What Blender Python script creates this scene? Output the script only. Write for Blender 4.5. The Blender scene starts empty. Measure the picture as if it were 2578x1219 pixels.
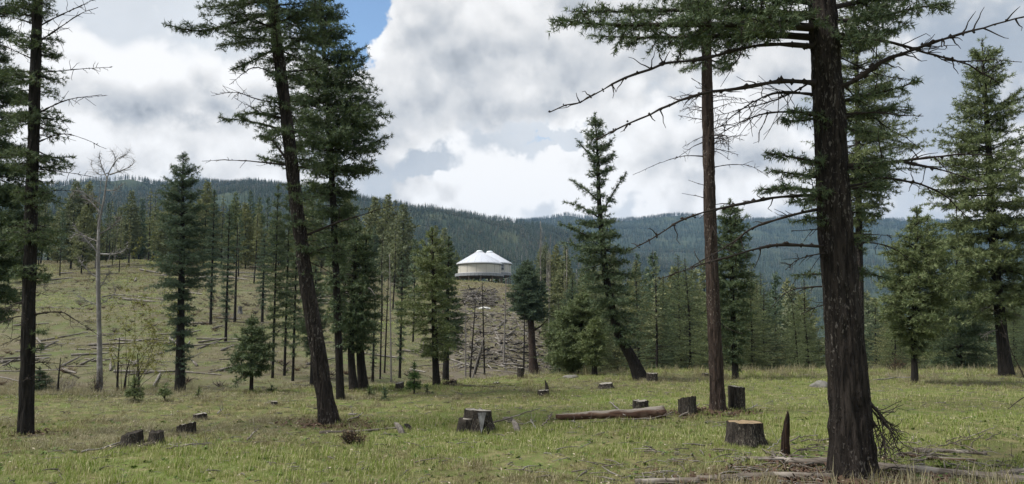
import bpy, math, random
import numpy as np
from mathutils import Vector, Matrix

random.seed(7)
rng = np.random.default_rng(11)
SC = bpy.context.scene
COL = SC.collection

# ------------------------------------------------------------------ camera
F = 1947.0; CX, CY = 1289.0, 609.5            # focal length / centre, in photo pixels
CAMZ = 1.6; PITCH = math.radians(5.86)
CP, SP = math.cos(PITCH), math.sin(PITCH)
cd = bpy.data.cameras.new('camera'); cam = bpy.data.objects.new('camera', cd); COL.objects.link(cam)
cam.location = (0, 0, CAMZ); cam.rotation_euler = (math.pi / 2 + PITCH, 0, 0)
cd.sensor_width = 36; cd.lens = 36 * F / 2578; cd.clip_start = 0.1; cd.clip_end = 12000
SC.camera = cam

# ------------------------------------------------------------------ node helpers
class NT:
    def __init__(s, t): s.t = t; t.nodes.clear()
    def n(s, typ, ins=None, **props):
        nd = s.t.nodes.new(typ)
        for k, v in props.items(): setattr(nd, k, v)
        for k, v in (ins or {}).items(): s.set(nd.inputs[k], v)
        return nd
    def set(s, sock, v):
        if isinstance(v, bpy.types.NodeSocket): s.t.links.new(v, sock)
        else: sock.default_value = v
    def m(s, op, a, b=0.0, c=0.0, clamp=False):
        nd = s.n('ShaderNodeMath', {0: a, 1: b, 2: c}, operation=op, use_clamp=clamp); return nd.outputs[0]
    def v(s, op, a, b=(0, 0, 0), out=0):
        nd = s.n('ShaderNodeVectorMath', {0: a, 1: b}, operation=op); return nd.outputs[out]
    def mix(s, f, a, b, blend='MIX'):
        nd = s.n('ShaderNodeMix', data_type='RGBA', blend_type=blend, clamp_factor=True)
        s.set(nd.inputs[0], f); s.set(nd.inputs[6], c4(a)); s.set(nd.inputs[7], c4(b)); return nd.outputs[2]
    def noise(s, vec, scale, detail=4, rough=0.55, dist=0.0, dim='3D'):
        nd = s.n('ShaderNodeTexNoise', noise_dimensions=dim, ins={'Vector': vec, 'Scale': scale, 'Detail': detail, 'Roughness': rough, 'Distortion': dist})
        return nd.outputs[0]
    def ramp(s, f, lo, hi):
        nd = s.n('ShaderNodeMapRange', {0: f, 1: lo, 2: hi, 3: 0.0, 4: 1.0}, interpolation_type='SMOOTHSTEP'); return nd.outputs[0]
def c4(c):
    if isinstance(c, bpy.types.NodeSocket): return c
    return (c[0], c[1], c[2], 1.0)

def pdir(px, py):
    a = (px - CX) / F; b = (CY - py) / F
    return (a, CP - b * SP, SP + b * CP)
def P(px, py, Y):
    d = pdir(px, py); t = Y / d[1]
    return np.array([d[0] * t, Y, CAMZ + d[2] * t])
def azel(px, py):
    d = pdir(px, py); return math.atan2(d[0], d[1]), math.atan2(d[2], math.hypot(d[0], d[1]))

# ------------------------------------------------------------------ sky, sun, exposure
SUN_EL, SUN_AZ = math.radians(55), math.radians(-102)     # azimuth from +Y towards +X
world = bpy.data.worlds.new('World'); SC.world = world; world.use_nodes = True
w = NT(world.node_tree)
gen = w.n('ShaderNodeTexCoord').outputs['Generated']
sky = w.n('ShaderNodeTexSky', sky_type='NISHITA', sun_disc=False, sun_elevation=SUN_EL, sun_rotation=SUN_AZ,
          altitude=1600.0, air_density=1.0, dust_density=0.6)
sx = w.n('ShaderNodeSeparateXYZ', {0: gen})
X_, Y_, Z_ = sx.outputs
AZ = w.m('ARCTAN2', X_, Y_); EL = w.m('ARCSINE', Z_)
iz = w.m('DIVIDE', 1.0, w.m('ADD', w.m('MAXIMUM', Z_, -0.5), 1.0))
st = w.n('ShaderNodeCombineXYZ', {0: w.m('MULTIPLY', X_, iz), 1: w.m('MULTIPLY', Y_, iz)}).outputs[0]     # seamless conformal map of the sky
wn = w.n('ShaderNodeTexNoise', {'Vector': st, 'Scale': 12.0, 'Detail': 5, 'Roughness': 0.6}, noise_dimensions='2D')
warp = w.v('SUBTRACT', wn.outputs[1], (0.5, 0.5, 0.5))
ae = w.n('ShaderNodeCombineXYZ', {0: AZ, 1: EL}).outputs[0]
aew = w.v('ADD', ae, w.v('MULTIPLY', warp, (0.12, 0.10, 0)))
def blob(px, py, wx, wy, amp):
    a, e = azel(px, py)
    d = w.v('MULTIPLY', w.v('SUBTRACT', aew, (a, e, 0)), (F / wx, F / wy, 0))
    q = w.v('DOT_PRODUCT', d, d, out=1)
    return w.m('MULTIPLY', w.m('EXPONENT', w.m('MULTIPLY', q, -1.0)), amp)
def total(bl):
    r = bl[0]
    for b in bl[1:]: r = w.m('ADD', r, b)
    return r
def puffs(vec):
    """cauliflower relief: rounded cells of several sizes on top of soft noise"""
    vv = w.v('ADD', vec, w.v('MULTIPLY', warp, (0.05, 0.05, 0.05)))
    r = w.noise(vec, 4.6, 7, 0.5, dim='2D')
    for sc_, am in ((12.0, 0.24), (27.0, 0.14), (60.0, 0.06)):
        vo = w.n('ShaderNodeTexVoronoi', {'Vector': vv, 'Scale': sc_, 'Smoothness': 0.7}, feature='SMOOTH_F1', voronoi_dimensions='2D')
        r = w.m('ADD', r, w.m('MULTIPLY_ADD', vo.outputs['Distance'], -am, am * 0.45))
    return r
pf = puffs(st); pf2 = puffs(w.v('MULTIPLY', st, (0.978, 0.978, 1)))
nb = w.noise(w.v('ADD', st, (3.1, 1.7, 0.4)), 3.6, 6, 0.55, dim='2D')               # broad thick / thin
# high soft overcast, with a few gaps to the blue
gap = total([w.m('MULTIPLY_ADD', pf, 0.9, 0.42), blob(880, 50, 85, 150, -1.0), blob(845, -70, 120, 110, -0.7), blob(1380, 354, 80, 11, -0.28), blob(735, 25, 100, 60, -0.4)])
high = w.ramp(gap, 0.44, 0.66)
hb = total([w.m('MULTIPLY_ADD', nb, -0.6, 0.92), blob(450, 265, 270, 70, -0.16), blob(2330, 240, 330, 170, -0.04), blob(1050, 425, 160, 80, 0.0), blob(300, 340, 260, 80, 0.15)])
hb = w.m('MINIMUM', w.m('MAXIMUM', hb, 0.30), 0.80)
hcol = w.mix(w.ramp(hb, 0.35, 0.72), (0.80, 0.93, 1.10), (0.95, 1.0, 1.06))
# nearer cumulus with crisp lit rims and grey bellies
cov = total([w.m('MULTIPLY_ADD', pf, 1.5, -0.54), w.m('MULTIPLY_ADD', nb, 0.9, -0.28), blob(1100, 110, 190, 170, 0.55), blob(1290, 240, 260, 120, 0.45), blob(1260, 470, 190, 70, 0.6), blob(1560, 420, 200, 100, 0.4),
             blob(1600, 150, 320, 150, 0.4), blob(290, 120, 240, 110, 0.42), blob(300, 370, 320, 75, 0.45), blob(1900, 470, 220, 80, 0.4), blob(560, 230, 200, 60, 0.3),
             blob(1040, 425, 105, 55, -0.75), blob(880, 50, 75, 140, -1.0), blob(2360, 250, 300, 180, -0.26), blob(1400, 352, 120, 22, -0.6), blob(660, 330, 130, 60, -0.3)])
low = w.ramp(cov, 0.30, 0.52)
depth = w.ramp(cov, 0.42, 1.15)
side = w.m('SUBTRACT', pf, pf2)
lb = total([w.m('MULTIPLY_ADD', side, 1.6, 0.87), w.m('MULTIPLY', depth, -0.14), w.m('MULTIPLY_ADD', nb, -0.70, 0.33), blob(450, 255, 260, 65, -0.38), blob(1330, 295, 210, 50, -0.30), blob(1270, 190, 170, 80, -0.02), blob(1000, 100, 110, 130, 0.12),
            blob(1270, 460, 170, 70, 0.22), blob(300, 350, 280, 70, 0.20), blob(1740, 395, 130, 40, -0.22), blob(1890, 480, 150, 60, 0.15), blob(2350, 230, 260, 120, -0.12), blob(1600, 60, 220, 90, -0.08)])
lb = w.m('MINIMUM', w.m('MAXIMUM', lb, 0.36), 0.95)
lcol = w.mix(w.ramp(lb, 0.35, 0.85), (0.88, 0.95, 1.04), (1.0, 1.0, 1.0))
S = 0.1                                                                 # background strength
def scaled(c, f):
    o = w.v('SCALE', c); w.set(o.node.inputs['Scale'], w.m('MULTIPLY', f, CLOUD / S)); return o
CLOUD = 0.57
bluer = w.mix(1.0, sky.outputs[0], (1.05, 1.08, 1.02), 'MULTIPLY')
final = w.mix(high, bluer, scaled(hcol, hb)); final = w.mix(low, final, scaled(lcol, lb))
bg = w.n('ShaderNodeBackground', {0: final, 1: S})
w.t.links.new(bg.outputs[0], w.n('ShaderNodeOutputWorld').inputs[0])

sd = bpy.data.lights.new('sun', 'SUN'); sun = bpy.data.objects.new('sun', sd); COL.objects.link(sun)
sd.energy = 2.8; sd.angle = math.radians(18); sd.color = (1.0, 0.96, 0.9)
sdir = Vector((math.sin(SUN_AZ) * math.cos(SUN_EL), math.cos(SUN_AZ) * math.cos(SUN_EL), math.sin(SUN_EL)))
sun.rotation_euler = sdir.to_track_quat('Z', 'Y').to_euler()
SC.view_settings.view_transform = 'Standard'; SC.view_settings.look = 'None'
SC.view_settings.exposure = 0.95; SC.view_settings.gamma = 1.0
world.cycles.sampling_method = 'MANUAL'; world.cycles.sample_map_resolution = 512
SC.cycles.max_bounces = 5; SC.cycles.diffuse_bounces = 3; SC.cycles.glossy_bounces = 2
SC.cycles.transparent_max_bounces = 8; SC.cycles.volume_bounces = 0; SC.cycles.transmission_bounces = 2

# ------------------------------------------------------------------ numpy noise
def _hash(ix, iy, iz, seed):
    h = (ix.astype(np.int64) * 374761393 + iy.astype(np.int64) * 668265263 + iz.astype(np.int64) * 2147483647 + seed * 1274126177) & 0xffffffff
    h = ((h ^ (h >> 13)) * 1274126177) & 0xffffffff
    h = ((h ^ (h >> 16)) * 2246822519) & 0xffffffff
    return ((h ^ (h >> 15)) & 0xffffff) / float(0xffffff)
def vnoise(p, seed=0):
    p = np.asarray(p, float); i = np.floor(p); f = p - i; f = f * f * (3 - 2 * f); i = i.astype(np.int64)
    r = 0
    for dx in (0, 1):
        wx = f[:, 0] if dx else 1 - f[:, 0]
        for dy in (0, 1):
            wy = f[:, 1] if dy else 1 - f[:, 1]
            for dz in (0, 1):
                wz = f[:, 2] if dz else 1 - f[:, 2]
                r = r + wx * wy * wz * _hash(i[:, 0] + dx, i[:, 1] + dy, i[:, 2] + dz, seed)
    return r * 2 - 1
def fbm(p, octv=4, seed=0):
    r = 0; a = 1.0
    for o in range(octv):
        r = r + a * vnoise(np.asarray(p) * 2.0 ** o, seed + o * 17); a *= 0.5
    return r

# ------------------------------------------------------------------ terrain height
YS = np.array([0, 12, 16, 20, 26, 35, 45, 60, 80, 100, 120, 135, 155, 175, 230, 350, 600, 900, 1400, 1800, 2700, 3600], float)
COLS = {
 -2600: [0, 0, 0, 0, 0, 0, 0, 1, 2, 4, 6, 8, 10, 12, 14, 20, 60, 120, 200, 180, 260, 280],
 -500: [0, 0, 0, -.2, -.9, -1.2, -.1, 2.2, 4.8, 7.6, 10.4, 11.8, 13.2, 13.8, 14, 12, 50, 125, 228, 200, 290, 300],
 0:    [0, 0, 0, -.25, -1.1, -1.4, -.2, 2.1, 4.7, 7.4, 10.3, 11.9, 13.0, 13.5, 13, 8, 45, 120, 236, 200, 290, 300],
 350:  [0, 0, 0, -.25, -1.2, -1.6, -.3, 2.0, 4.7, 7.6, 10.4, 12.1, 13.2, 13.5, 13, 8, 50, 130, 259, 220, 290, 300],
 560:  [0, 0, 0, -.2, -1.1, -1.6, -.4, 1.9, 4.6, 7.5, 10.4, 12.1, 13.2, 13.5, 13, 8, 50, 135, 264, 220, 290, 300],
 700:  [0, 0, 0, -.1, -.9, -1.5, -.6, 1.6, 4.4, 7.3, 10.0, 11.6, 12.8, 13.2, 13, 6, 45, 130, 260, 220, 290, 300],
 950:  [0, 0, 0, -.05, -.7, -1.5, -1.2, 0.6, 3.2, 6.2, 8.8, 10.0, 11.2, 11.2, 8, 0, 35, 110, 226, 200, 290, 300],
 1150: [0, 0, 0, 0, -.4, -1.5, -1.8, -0.6, 1.8, 4.7, 7.2, 8.3, 9.1, 8.9, 5, -6, 25, 95, 203, 190, 330, 320],
 1290: [0, 0, 0, 0, -.2, -1.6, -2.2, -1.2, 1.4, 4.3, 6.9, 8.1, 9.0, 8.8, 3, -10, 15, 80, 187, 180, 362, 340],
 1400: [0, 0, 0, 0, -.1, -1.6, -2.6, -2.4, -.6, 2.0, 4.4, 5.6, 6.4, 6, -2, -15, 5, 65, 165, 175, 364, 340],
 1550: [0, 0, 0, 0, 0, -1.6, -3.2, -4.6, -5, -5, -4.2, -4, -4, -5, -12, -25, -10, 40, 121, 165, 371, 345],
 1750: [0, 0, 0, 0, 0, -1.5, -3.6, -7, -10, -12, -13.5, -14, -15, -17, -24, -36, -30, 10, 75, 150, 371, 345],
 2100: [0, 0, 0, 0, 0, -1.0, -3.2, -7, -11, -14, -17, -19, -22, -24, -32, -45, -45, -10, 60, 140, 357, 335],
 2578: [0, 0, 0, 0, .05, -.6, -2.6, -6, -10, -13, -16, -18, -20, -23, -30, -40, -40, 0, 70, 140, 352, 335],
 3400: [0, 0, 0, 0, .1, -.3, -2, -5, -8, -11, -14, -16, -18, -20, -25, -30, -20, 30, 90, 150, 350, 335],
 9000: [0, 0, 0, 0, 0, 0, -1, -2, -4, -6, -8, -9, -10, -10, -10, 0, 40, 90, 150, 180, 330, 330],
}
_cx = sorted(COLS); _th = np.array([math.atan((c - CX) / F) for c in _cx]); _tab = np.array([COLS[c] for c in _cx], float)
_LG = np.linspace(0, math.log(3700 / 4 + 1), 420); _YG = 4 * (np.exp(_LG) - 1)
_TG = np.linspace(_th[0], _th[-1], 361)
_a = np.array([np.interp(_YG, YS, row) for row in _tab])
_a = np.array([np.interp(_TG, _th, _a[:, j]) for j in range(len(_YG))]).T
def _blur(a, k, axis):
    ker = np.hanning(k + 2)[1:-1]; ker /= ker.sum()
    pad = [(0, 0), (0, 0)]; pad[axis] = (k // 2, k // 2)
    b = np.pad(a, pad, mode='edge'); return np.apply_along_axis(lambda v: np.convolve(v, ker, 'valid'), axis, b)
_a = _blur(_blur(_a, 13, 1), 15, 0)
def H(x, y, rough=True):
    x = np.atleast_1d(np.asarray(x, float)); y = np.atleast_1d(np.asarray(y, float))
    th = np.arctan2(x, y); r = np.hypot(x, y); Y = r * np.cos(np.clip(th, _TG[0], _TG[-1]))
    ti = np.clip((th - _TG[0]) / (_TG[1] - _TG[0]), 0, len(_TG) - 1.001)
    li = np.clip(np.log(np.maximum(Y, 0) / 4 + 1) / (_LG[1] - _LG[0]), 0, len(_LG) - 1.001)
    t0 = ti.astype(int); l0 = li.astype(int); ft = ti - t0; fl = li - l0
    z = (_a[t0, l0] * (1 - ft) * (1 - fl) + _a[t0 + 1, l0] * ft * (1 - fl) + _a[t0, l0 + 1] * (1 - ft) * fl + _a[t0 + 1, l0 + 1] * ft * fl)
    if not rough: return z
    q = np.stack([x, y, np.zeros_like(x)], 1)
    z = z + 0.05 * fbm(q / 1.7, 3, 3) * np.clip(r / 6, 0, 1)
    if r.max() > 25: z = z + np.clip((r - 25) / 40, 0, 1) * 0.25 * fbm(q / 8, 3, 5)
    if r.max() > 350: z = z + np.clip((r - 350) / 600, 0, 1) * 14 * fbm(q / 190, 4, 9)
    return z
def h1(x, y): return float(H([x], [y])[0])
_T0 = np.geomspace(4, 420, 130)
def GP(px, py):
    """ground point seen at a photo pixel"""
    d = np.array(pdir(px, py)); o = np.array([0, 0, CAMZ]); t = _T0
    for k_ in range(3):
        q = o + t[:, None] * d; below = q[:, 2] < H(q[:, 0], q[:, 1], k_ == 2)
        i = int(np.argmax(below)) if below.any() else len(t) - 1
        t = np.linspace(t[max(i - 2, 0)], t[min(i + 1, len(t) - 1)], 16)
    x, y = q[i, 0], q[i, 1]; return np.array([x, y, h1(x, y)])
BASES = []
def GY(px, Y):
    x = (px - CX) / F * Y
    for _ in range(3):
        z = float(H([x], [Y], False)[0]); t = (CP * Y + SP * (z - CAMZ)); x = (px - CX) / F * t
    return np.array([x, Y, h1(x, Y)])

# ------------------------------------------------------------------ mesh builder
class MB:
    def __init__(s): s.v = []; s.f = []; s.mi = []; s.sm = []; s.n = 0
    def add(s, v, f, mi=0, smooth=False):
        v = np.asarray(v, np.float32).reshape(-1, 3); f = np.asarray(f, np.int32).reshape(-1, 3)
        s.v.append(v); s.f.append(f + s.n); s.n += len(v)
        s.mi.append(np.full(len(f), mi, np.int32)); s.sm.append(np.full(len(f), smooth, bool))
    def mesh(s, name, mats):
        me = bpy.data.meshes.new(name)
        v = np.concatenate(s.v); f = np.concatenate(s.f)
        me.vertices.add(len(v)); me.vertices.foreach_set('co', v.ravel())
        me.loops.add(f.size); me.loops.foreach_set('vertex_index', f.ravel())
        me.polygons.add(len(f)); me.polygons.foreach_set('loop_start', np.arange(0, f.size, 3, dtype=np.int32))
        for m in mats: me.materials.append(m)
        me.polygons.foreach_set('material_index', np.concatenate(s.mi))
        me.polygons.foreach_set('use_smooth', np.concatenate(s.sm))
        me.update(calc_edges=True); return me
    def obj(s, name, mats, parent=None, loc=None):
        o = bpy.data.objects.new(name, s.mesh(name, mats if isinstance(mats, (list, tuple)) else [mats]))
        COL.objects.link(o)
        if parent: o.parent = parent
        if loc is not None: o.location = loc
        return o
def quads(q):
    q = np.asarray(q); return np.concatenate([q[:, [0, 1, 2]], q[:, [0, 2, 3]]])
def norm(a): return a / np.maximum(np.linalg.norm(a, axis=-1, keepdims=True), 1e-9)
def catmull(pts, n):
    p = np.asarray(pts, float)
    if len(p) == 2: return p[0] + (p[1] - p[0]) * np.linspace(0, 1, n)[:, None]
    d = np.concatenate([[0], np.cumsum(np.linalg.norm(np.diff(p, axis=0), axis=1))]); d /= d[-1]
    t = np.linspace(0, 1, n); e = np.vstack([2 * p[0] - p[1], p, 2 * p[-1] - p[-2]])
    k = np.clip(np.searchsorted(d, t, 'right') - 1, 0, len(p) - 2); u = ((t - d[k]) / (d[k + 1] - d[k]))[:, None]
    a, b, c, g = e[k], e[k + 1], e[k + 2], e[k + 3]
    return 0.5 * (2 * b + (c - a) * u + (2 * a - 5 * b + 4 * c - g) * u ** 2 + (3 * b - a - 3 * c + g) * u ** 3)
def tube(mb, pts, rad, sides=8, mi=0, cap=True, smooth=True, radfn=None):
    pts = np.asarray(pts, float); n = len(pts); rad = np.broadcast_to(rad, (n,))
    T = norm(np.gradient(pts, axis=0)); ref = np.array([1, 0, 0]) if abs(T[:, 0]).mean() < 0.8 else np.array([0, 1.0, 0])
    B = norm(np.cross(T, ref)); A = np.cross(B, T)
    ph = np.arange(sides) * 2 * math.pi / sides
    R = rad[:, None] * np.ones(sides) if radfn is None else radfn(pts, rad, ph)
    v = pts[:, None] + R[..., None] * (np.cos(ph)[None, :, None] * A[:, None] + np.sin(ph)[None, :, None] * B[:, None])
    i = np.arange(n - 1)[:, None] * sides; j = np.arange(sides)[None]; j2 = (j + 1) % sides
    q = np.stack([i + j, i + j2, i + sides + j2, i + sides + j], -1).reshape(-1, 4)
    f = quads(q); vv = v.reshape(-1, 3)
    if cap:
        k = len(vv); vv = np.vstack([vv, pts[0], pts[-1]])
        a = np.arange(sides); b = (a + 1) % sides
        f = np.vstack([f, np.stack([np.full(sides, k), b, a], 1), np.stack([np.full(sides, k + 1), a + (n - 1) * sides, b + (n - 1) * sides], 1)])
    mb.add(vv, f, mi, smooth); return vv
def tubes(mb, paths, r0, r1, sides=4, mi=0):
    """many tubes at once; paths (B,n,3)"""
    Bn, n = paths.shape[:2]
    T = norm(np.gradient(paths, axis=1)); up = np.array([0.13, 0.21, 0.97]); S = norm(np.cross(T, up)); U = np.cross(S, T)
    t = np.linspace(0, 1, n)[None]; R = (np.asarray(r0)[:, None] * (1 - t) + np.asarray(r1)[:, None] * t)[..., None, None]
    ph = np.arange(sides) * 2 * math.pi / sides
    v = paths[:, :, None] + R * (np.cos(ph)[:, None] * S[:, :, None] + np.sin(ph)[:, None] * U[:, :, None])
    i = (np.arange(Bn)[:, None, None] * n + np.arange(n - 1)[None, :, None]) * sides; j = np.arange(sides)[None, None]; j2 = (j + 1) % sides
    q = np.stack([i + j, i + j2, i + sides + j2, i + sides + j], -1).reshape(-1, 4)
    mb.add(v.reshape(-1, 3), quads(q), mi, True)
def box(mb, c, s, rot=None, mi=0):
    v = np.array([[x, y, z] for x in (-.5, .5) for y in (-.5, .5) for z in (-.5, .5)]) * np.asarray(s)
    if rot is not None: v = v @ np.array(rot).T
    f = quads([[0, 1, 3, 2], [4, 6, 7, 5], [0, 4, 5, 1], [2, 3, 7, 6], [0, 2, 6, 4], [1, 5, 7, 3]])
    mb.add(v + np.asarray(c), f, mi)
def rotz(a): return np.array([[math.cos(a), -math.sin(a), 0], [math.sin(a), math.cos(a), 0], [0, 0, 1]])

def tag(o, label=None, cat=None, group=None, kind=None):
    if label: o['label'] = label
    if cat: o['category'] = cat
    if group: o['group'] = group
    if kind: o['kind'] = kind
    return o
def empty(name, loc, label, cat, group=None, rz=0.0):
    o = bpy.data.objects.new(name, None); COL.objects.link(o); o.location = loc; o.rotation_euler = (0, 0, rz)
    o.empty_display_size = 0.2
    return tag(o, label, cat, group)
def copy_tree(o, parent=None, label=None, group=None):
    c = o.copy(); COL.objects.link(c); c.parent = parent
    if label: c['label'] = label
    if group: c['group'] = group
    for ch in list(o.children): copy_tree(ch, c)
    return c

# ------------------------------------------------------------------ materials
def newmat(name):
    m = bpy.data.materials.new(name); m.use_nodes = True; return m, NT(m.node_tree)
def finish(t, col, rough=0.85, bump=None, bstr=0.5, bdist=0.02, spec=0.25):
    p = t.n('ShaderNodeBsdfPrincipled', {'Base Color': col if isinstance(col, bpy.types.NodeSocket) else c4(col), 'Roughness': rough, 'Specular IOR Level': spec})
    if bump is not None:
        b = t.n('ShaderNodeBump', {'Strength': bstr, 'Distance': bdist, 'Height': bump}); t.t.links.new(b.outputs[0], p.inputs['Normal'])
    t.t.links.new(p.outputs[0], t.n('ShaderNodeOutputMaterial').inputs[0])
def mat_foliage(name, dark, mid, light, obj_var=0.25):
    m, t = newmat(name)
    pos = t.n('ShaderNodeNewGeometry'); oc = t.n('ShaderNodeTexCoord').outputs['Object']
    isl = pos.outputs['Random Per Island']; oi = t.n('ShaderNodeObjectInfo').outputs['Random']
    nz = t.noise(oc, 1.6, 3)
    c = t.mix(t.ramp(t.m('ADD', t.m('MULTIPLY', nz, 0.7), t.m('MULTIPLY', isl, 0.45)), 0.3, 0.8), dark, mid)
    c = t.mix(t.m('MULTIPLY', t.ramp(isl, 0.72, 1.0), 0.75), c, light)
    c = t.mix(t.m('MULTIPLY', oi, obj_var), c, t.mix(1.0, c, (1.35, 1.2, 0.8), 'MULTIPLY'))
    p = t.n('ShaderNodeBsdfPrincipled', {'Base Color': c, 'Roughness': 0.7, 'Specular IOR Level': 0.25})
    tr = t.n('ShaderNodeBsdfTranslucent', {'Color': t.mix(1.0, c, (1.2, 1.25, 0.7), 'MULTIPLY')})
    mx = t.n('ShaderNodeMixShader', {0: 0.12, 1: p.outputs[0], 2: tr.outputs[0]})
    t.t.links.new(mx.outputs[0], t.n('ShaderNodeOutputMaterial').inputs[0])
    return m
def mat_bark(name, dark, mid, flake, flk=0.62, sc=1.0):
    m, t = newmat(name); oc = t.n('ShaderNodeTexCoord').outputs['Object']
    a = t.v('MULTIPLY', oc, (30 * sc, 30 * sc, 3.2 * sc)); b = t.v('MULTIPLY', oc, (44 * sc, 44 * sc, 17 * sc))
    n_a = t.noise(a, 1.0, 5, 0.6, 0.6); n_b = t.noise(b, 1.0, 3, 0.6, 0.3); big = t.noise(oc, 1.3, 2)
    c = t.mix(t.ramp(n_a, 0.35, 0.68), dark, mid)
    f = t.ramp(t.m('ADD', n_b, t.m('MULTIPLY', big, 0.18)), flk + 0.06, flk + 0.16)
    c = t.mix(t.m('MULTIPLY', f, t.m('MULTIPLY', t.ramp(t.noise(t.v('MULTIPLY', oc, (1.0, 1.0, 0.45)), 2.6, 4), 0.40, 0.60), 0.8)), c, flake)
    finish(t, c, 0.9, t.m('ADD', n_a, t.m('MULTIPLY', f, 0.3)), 1.0, 0.05, 0.15); return m
def mat_wood(name, dark, mid, light, sx=(2.5, 45, 45), top=None):
    m, t = newmat(name); oc = t.n('ShaderNodeTexCoord').outputs['Object']; oi = t.n('ShaderNodeObjectInfo').outputs['Random']
    a = t.noise(t.v('MULTIPLY', oc, sx), 1.0, 5, 0.6, 0.4); b = t.noise(oc, 3.0, 3)
    c = t.mix(t.ramp(a, 0.3, 0.7), dark, mid); c = t.mix(t.ramp(b, 0.48, 0.7), c, light)
    c = t.mix(t.m('MULTIPLY', oi, 0.45), c, t.mix(1.0, c, (0.55, 0.5, 0.45), 'MULTIPLY'))
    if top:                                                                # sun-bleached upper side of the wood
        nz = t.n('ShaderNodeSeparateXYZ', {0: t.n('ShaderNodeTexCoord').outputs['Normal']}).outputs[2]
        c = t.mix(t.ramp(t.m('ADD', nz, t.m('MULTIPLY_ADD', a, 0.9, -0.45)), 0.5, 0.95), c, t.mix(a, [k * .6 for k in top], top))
    finish(t, c, 0.85, a, 0.6, 0.01, 0.2); return m
def mat_cut(name, inner, outer, stain):
    m, t = newmat(name); oc = t.n('ShaderNodeTexCoord').outputs['Object']
    s = t.n('ShaderNodeSeparateXYZ', {0: oc}); nz = t.noise(oc, 6, 3)
    r = t.m('SQRT', t.m('ADD', t.m('MULTIPLY', s.outputs[0], s.outputs[0]), t.m('MULTIPLY', s.outputs[1], s.outputs[1])))
    ring = t.m('SINE', t.m('MULTIPLY', t.m('ADD', r, t.m('MULTIPLY', nz, 0.04)), 330.0))
    c = t.mix(t.m('MULTIPLY_ADD', ring, 0.3, 0.45), inner, outer); c = t.mix(t.ramp(t.noise(oc, 11, 4), 0.5, 0.75), c, stain)
    finish(t, c, 0.85, nz, 0.3, 0.01); return m
def mat_flat(name, col, rough=0.8, var=0.12, scale=4.0, bump=0.0, spec=0.25):
    m, t = newmat(name); oc = t.n('ShaderNodeTexCoord').outputs['Object']; nz = t.noise(oc, scale, 5)
    c = t.mix(nz, [k * (1 - var) for k in col], [min(1, k * (1 + var)) for k in col])
    finish(t, c, rough, nz if bump else None, bump or 0.1, 0.02, spec); return m

M = {}
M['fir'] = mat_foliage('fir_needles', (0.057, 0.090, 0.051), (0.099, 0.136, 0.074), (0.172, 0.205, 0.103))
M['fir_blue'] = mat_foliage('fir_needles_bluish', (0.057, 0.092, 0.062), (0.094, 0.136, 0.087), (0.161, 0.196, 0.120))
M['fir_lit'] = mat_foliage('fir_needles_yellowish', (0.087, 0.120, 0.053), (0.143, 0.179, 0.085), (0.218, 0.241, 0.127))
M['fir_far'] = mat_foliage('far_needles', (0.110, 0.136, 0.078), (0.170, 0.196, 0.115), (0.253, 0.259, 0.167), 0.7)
M['sapling'] = mat_foliage('sapling_needles', (0.03, 0.065, 0.02), (0.06, 0.12, 0.035), (0.12, 0.19, 0.06))
M['willow'] = mat_foliage('willow_leaves', (0.14, 0.15, 0.03), (0.22, 0.22, 0.05), (0.30, 0.29, 0.09))
M['dryshrub'] = mat_foliage('dry_shrub', (0.07, 0.045, 0.03), (0.12, 0.08, 0.05), (0.18, 0.14, 0.09))
M['bark'] = mat_bark('fir_bark', (0.012, 0.010, 0.009), (0.046, 0.038, 0.033), (0.21, 0.19, 0.17), 0.58)
M['bark_dark'] = mat_bark('dark_bark', (0.011, 0.010, 0.009), (0.032, 0.028, 0.025), (0.09, 0.08, 0.07), 0.62)
M['bark_red'] = mat_bark('reddish_bark', (0.024, 0.017, 0.014), (0.068, 0.050, 0.041), (0.26, 0.225, 0.19), 0.60)
M['twig'] = mat_flat('dark_twig', (0.032, 0.026, 0.022), 0.9, 0.4, 9)
M['twig_mid'] = mat_flat('brown_twig', (0.085, 0.072, 0.058), 0.9, 0.4, 9)
M['twig_grey'] = mat_flat('grey_twig', (0.19, 0.175, 0.16), 0.9, 0.4, 9)
M['deadwood'] = mat_wood('dead_wood', (0.10, 0.088, 0.078), (0.24, 0.22, 0.20), (0.38, 0.36, 0.33), (40, 40, 3))
M['log'] = mat_wood('weathered_log', (0.075, 0.062, 0.052), (0.20, 0.175, 0.15), (0.34, 0.31, 0.275))
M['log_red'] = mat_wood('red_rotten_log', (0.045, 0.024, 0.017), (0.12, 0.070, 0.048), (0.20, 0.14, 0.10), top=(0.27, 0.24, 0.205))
M['stump'] = mat_bark('stump_bark', (0.020, 0.017, 0.015), (0.075, 0.065, 0.055), (0.20, 0.18, 0.145), 0.56, 1.2)
M['stump_grey'] = mat_wood('grey_stump_wood', (0.07, 0.068, 0.066), (0.17, 0.168, 0.165), (0.27, 0.27, 0.27), (30, 30, 3))
M['cut'] = mat_cut('cut_wood', (0.27, 0.20, 0.12), (0.20, 0.145, 0.085), (0.12, 0.10, 0.07))
M['cut_grey'] = mat_cut('weathered_cut_wood', (0.29, 0.27, 0.235), (0.20, 0.185, 0.16), (0.10, 0.092, 0.08))
M['burnt'] = mat_bark('burnt_snag', (0.014, 0.011, 0.009), (0.05, 0.03, 0.021), (0.16, 0.08, 0.05), 0.6)

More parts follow.
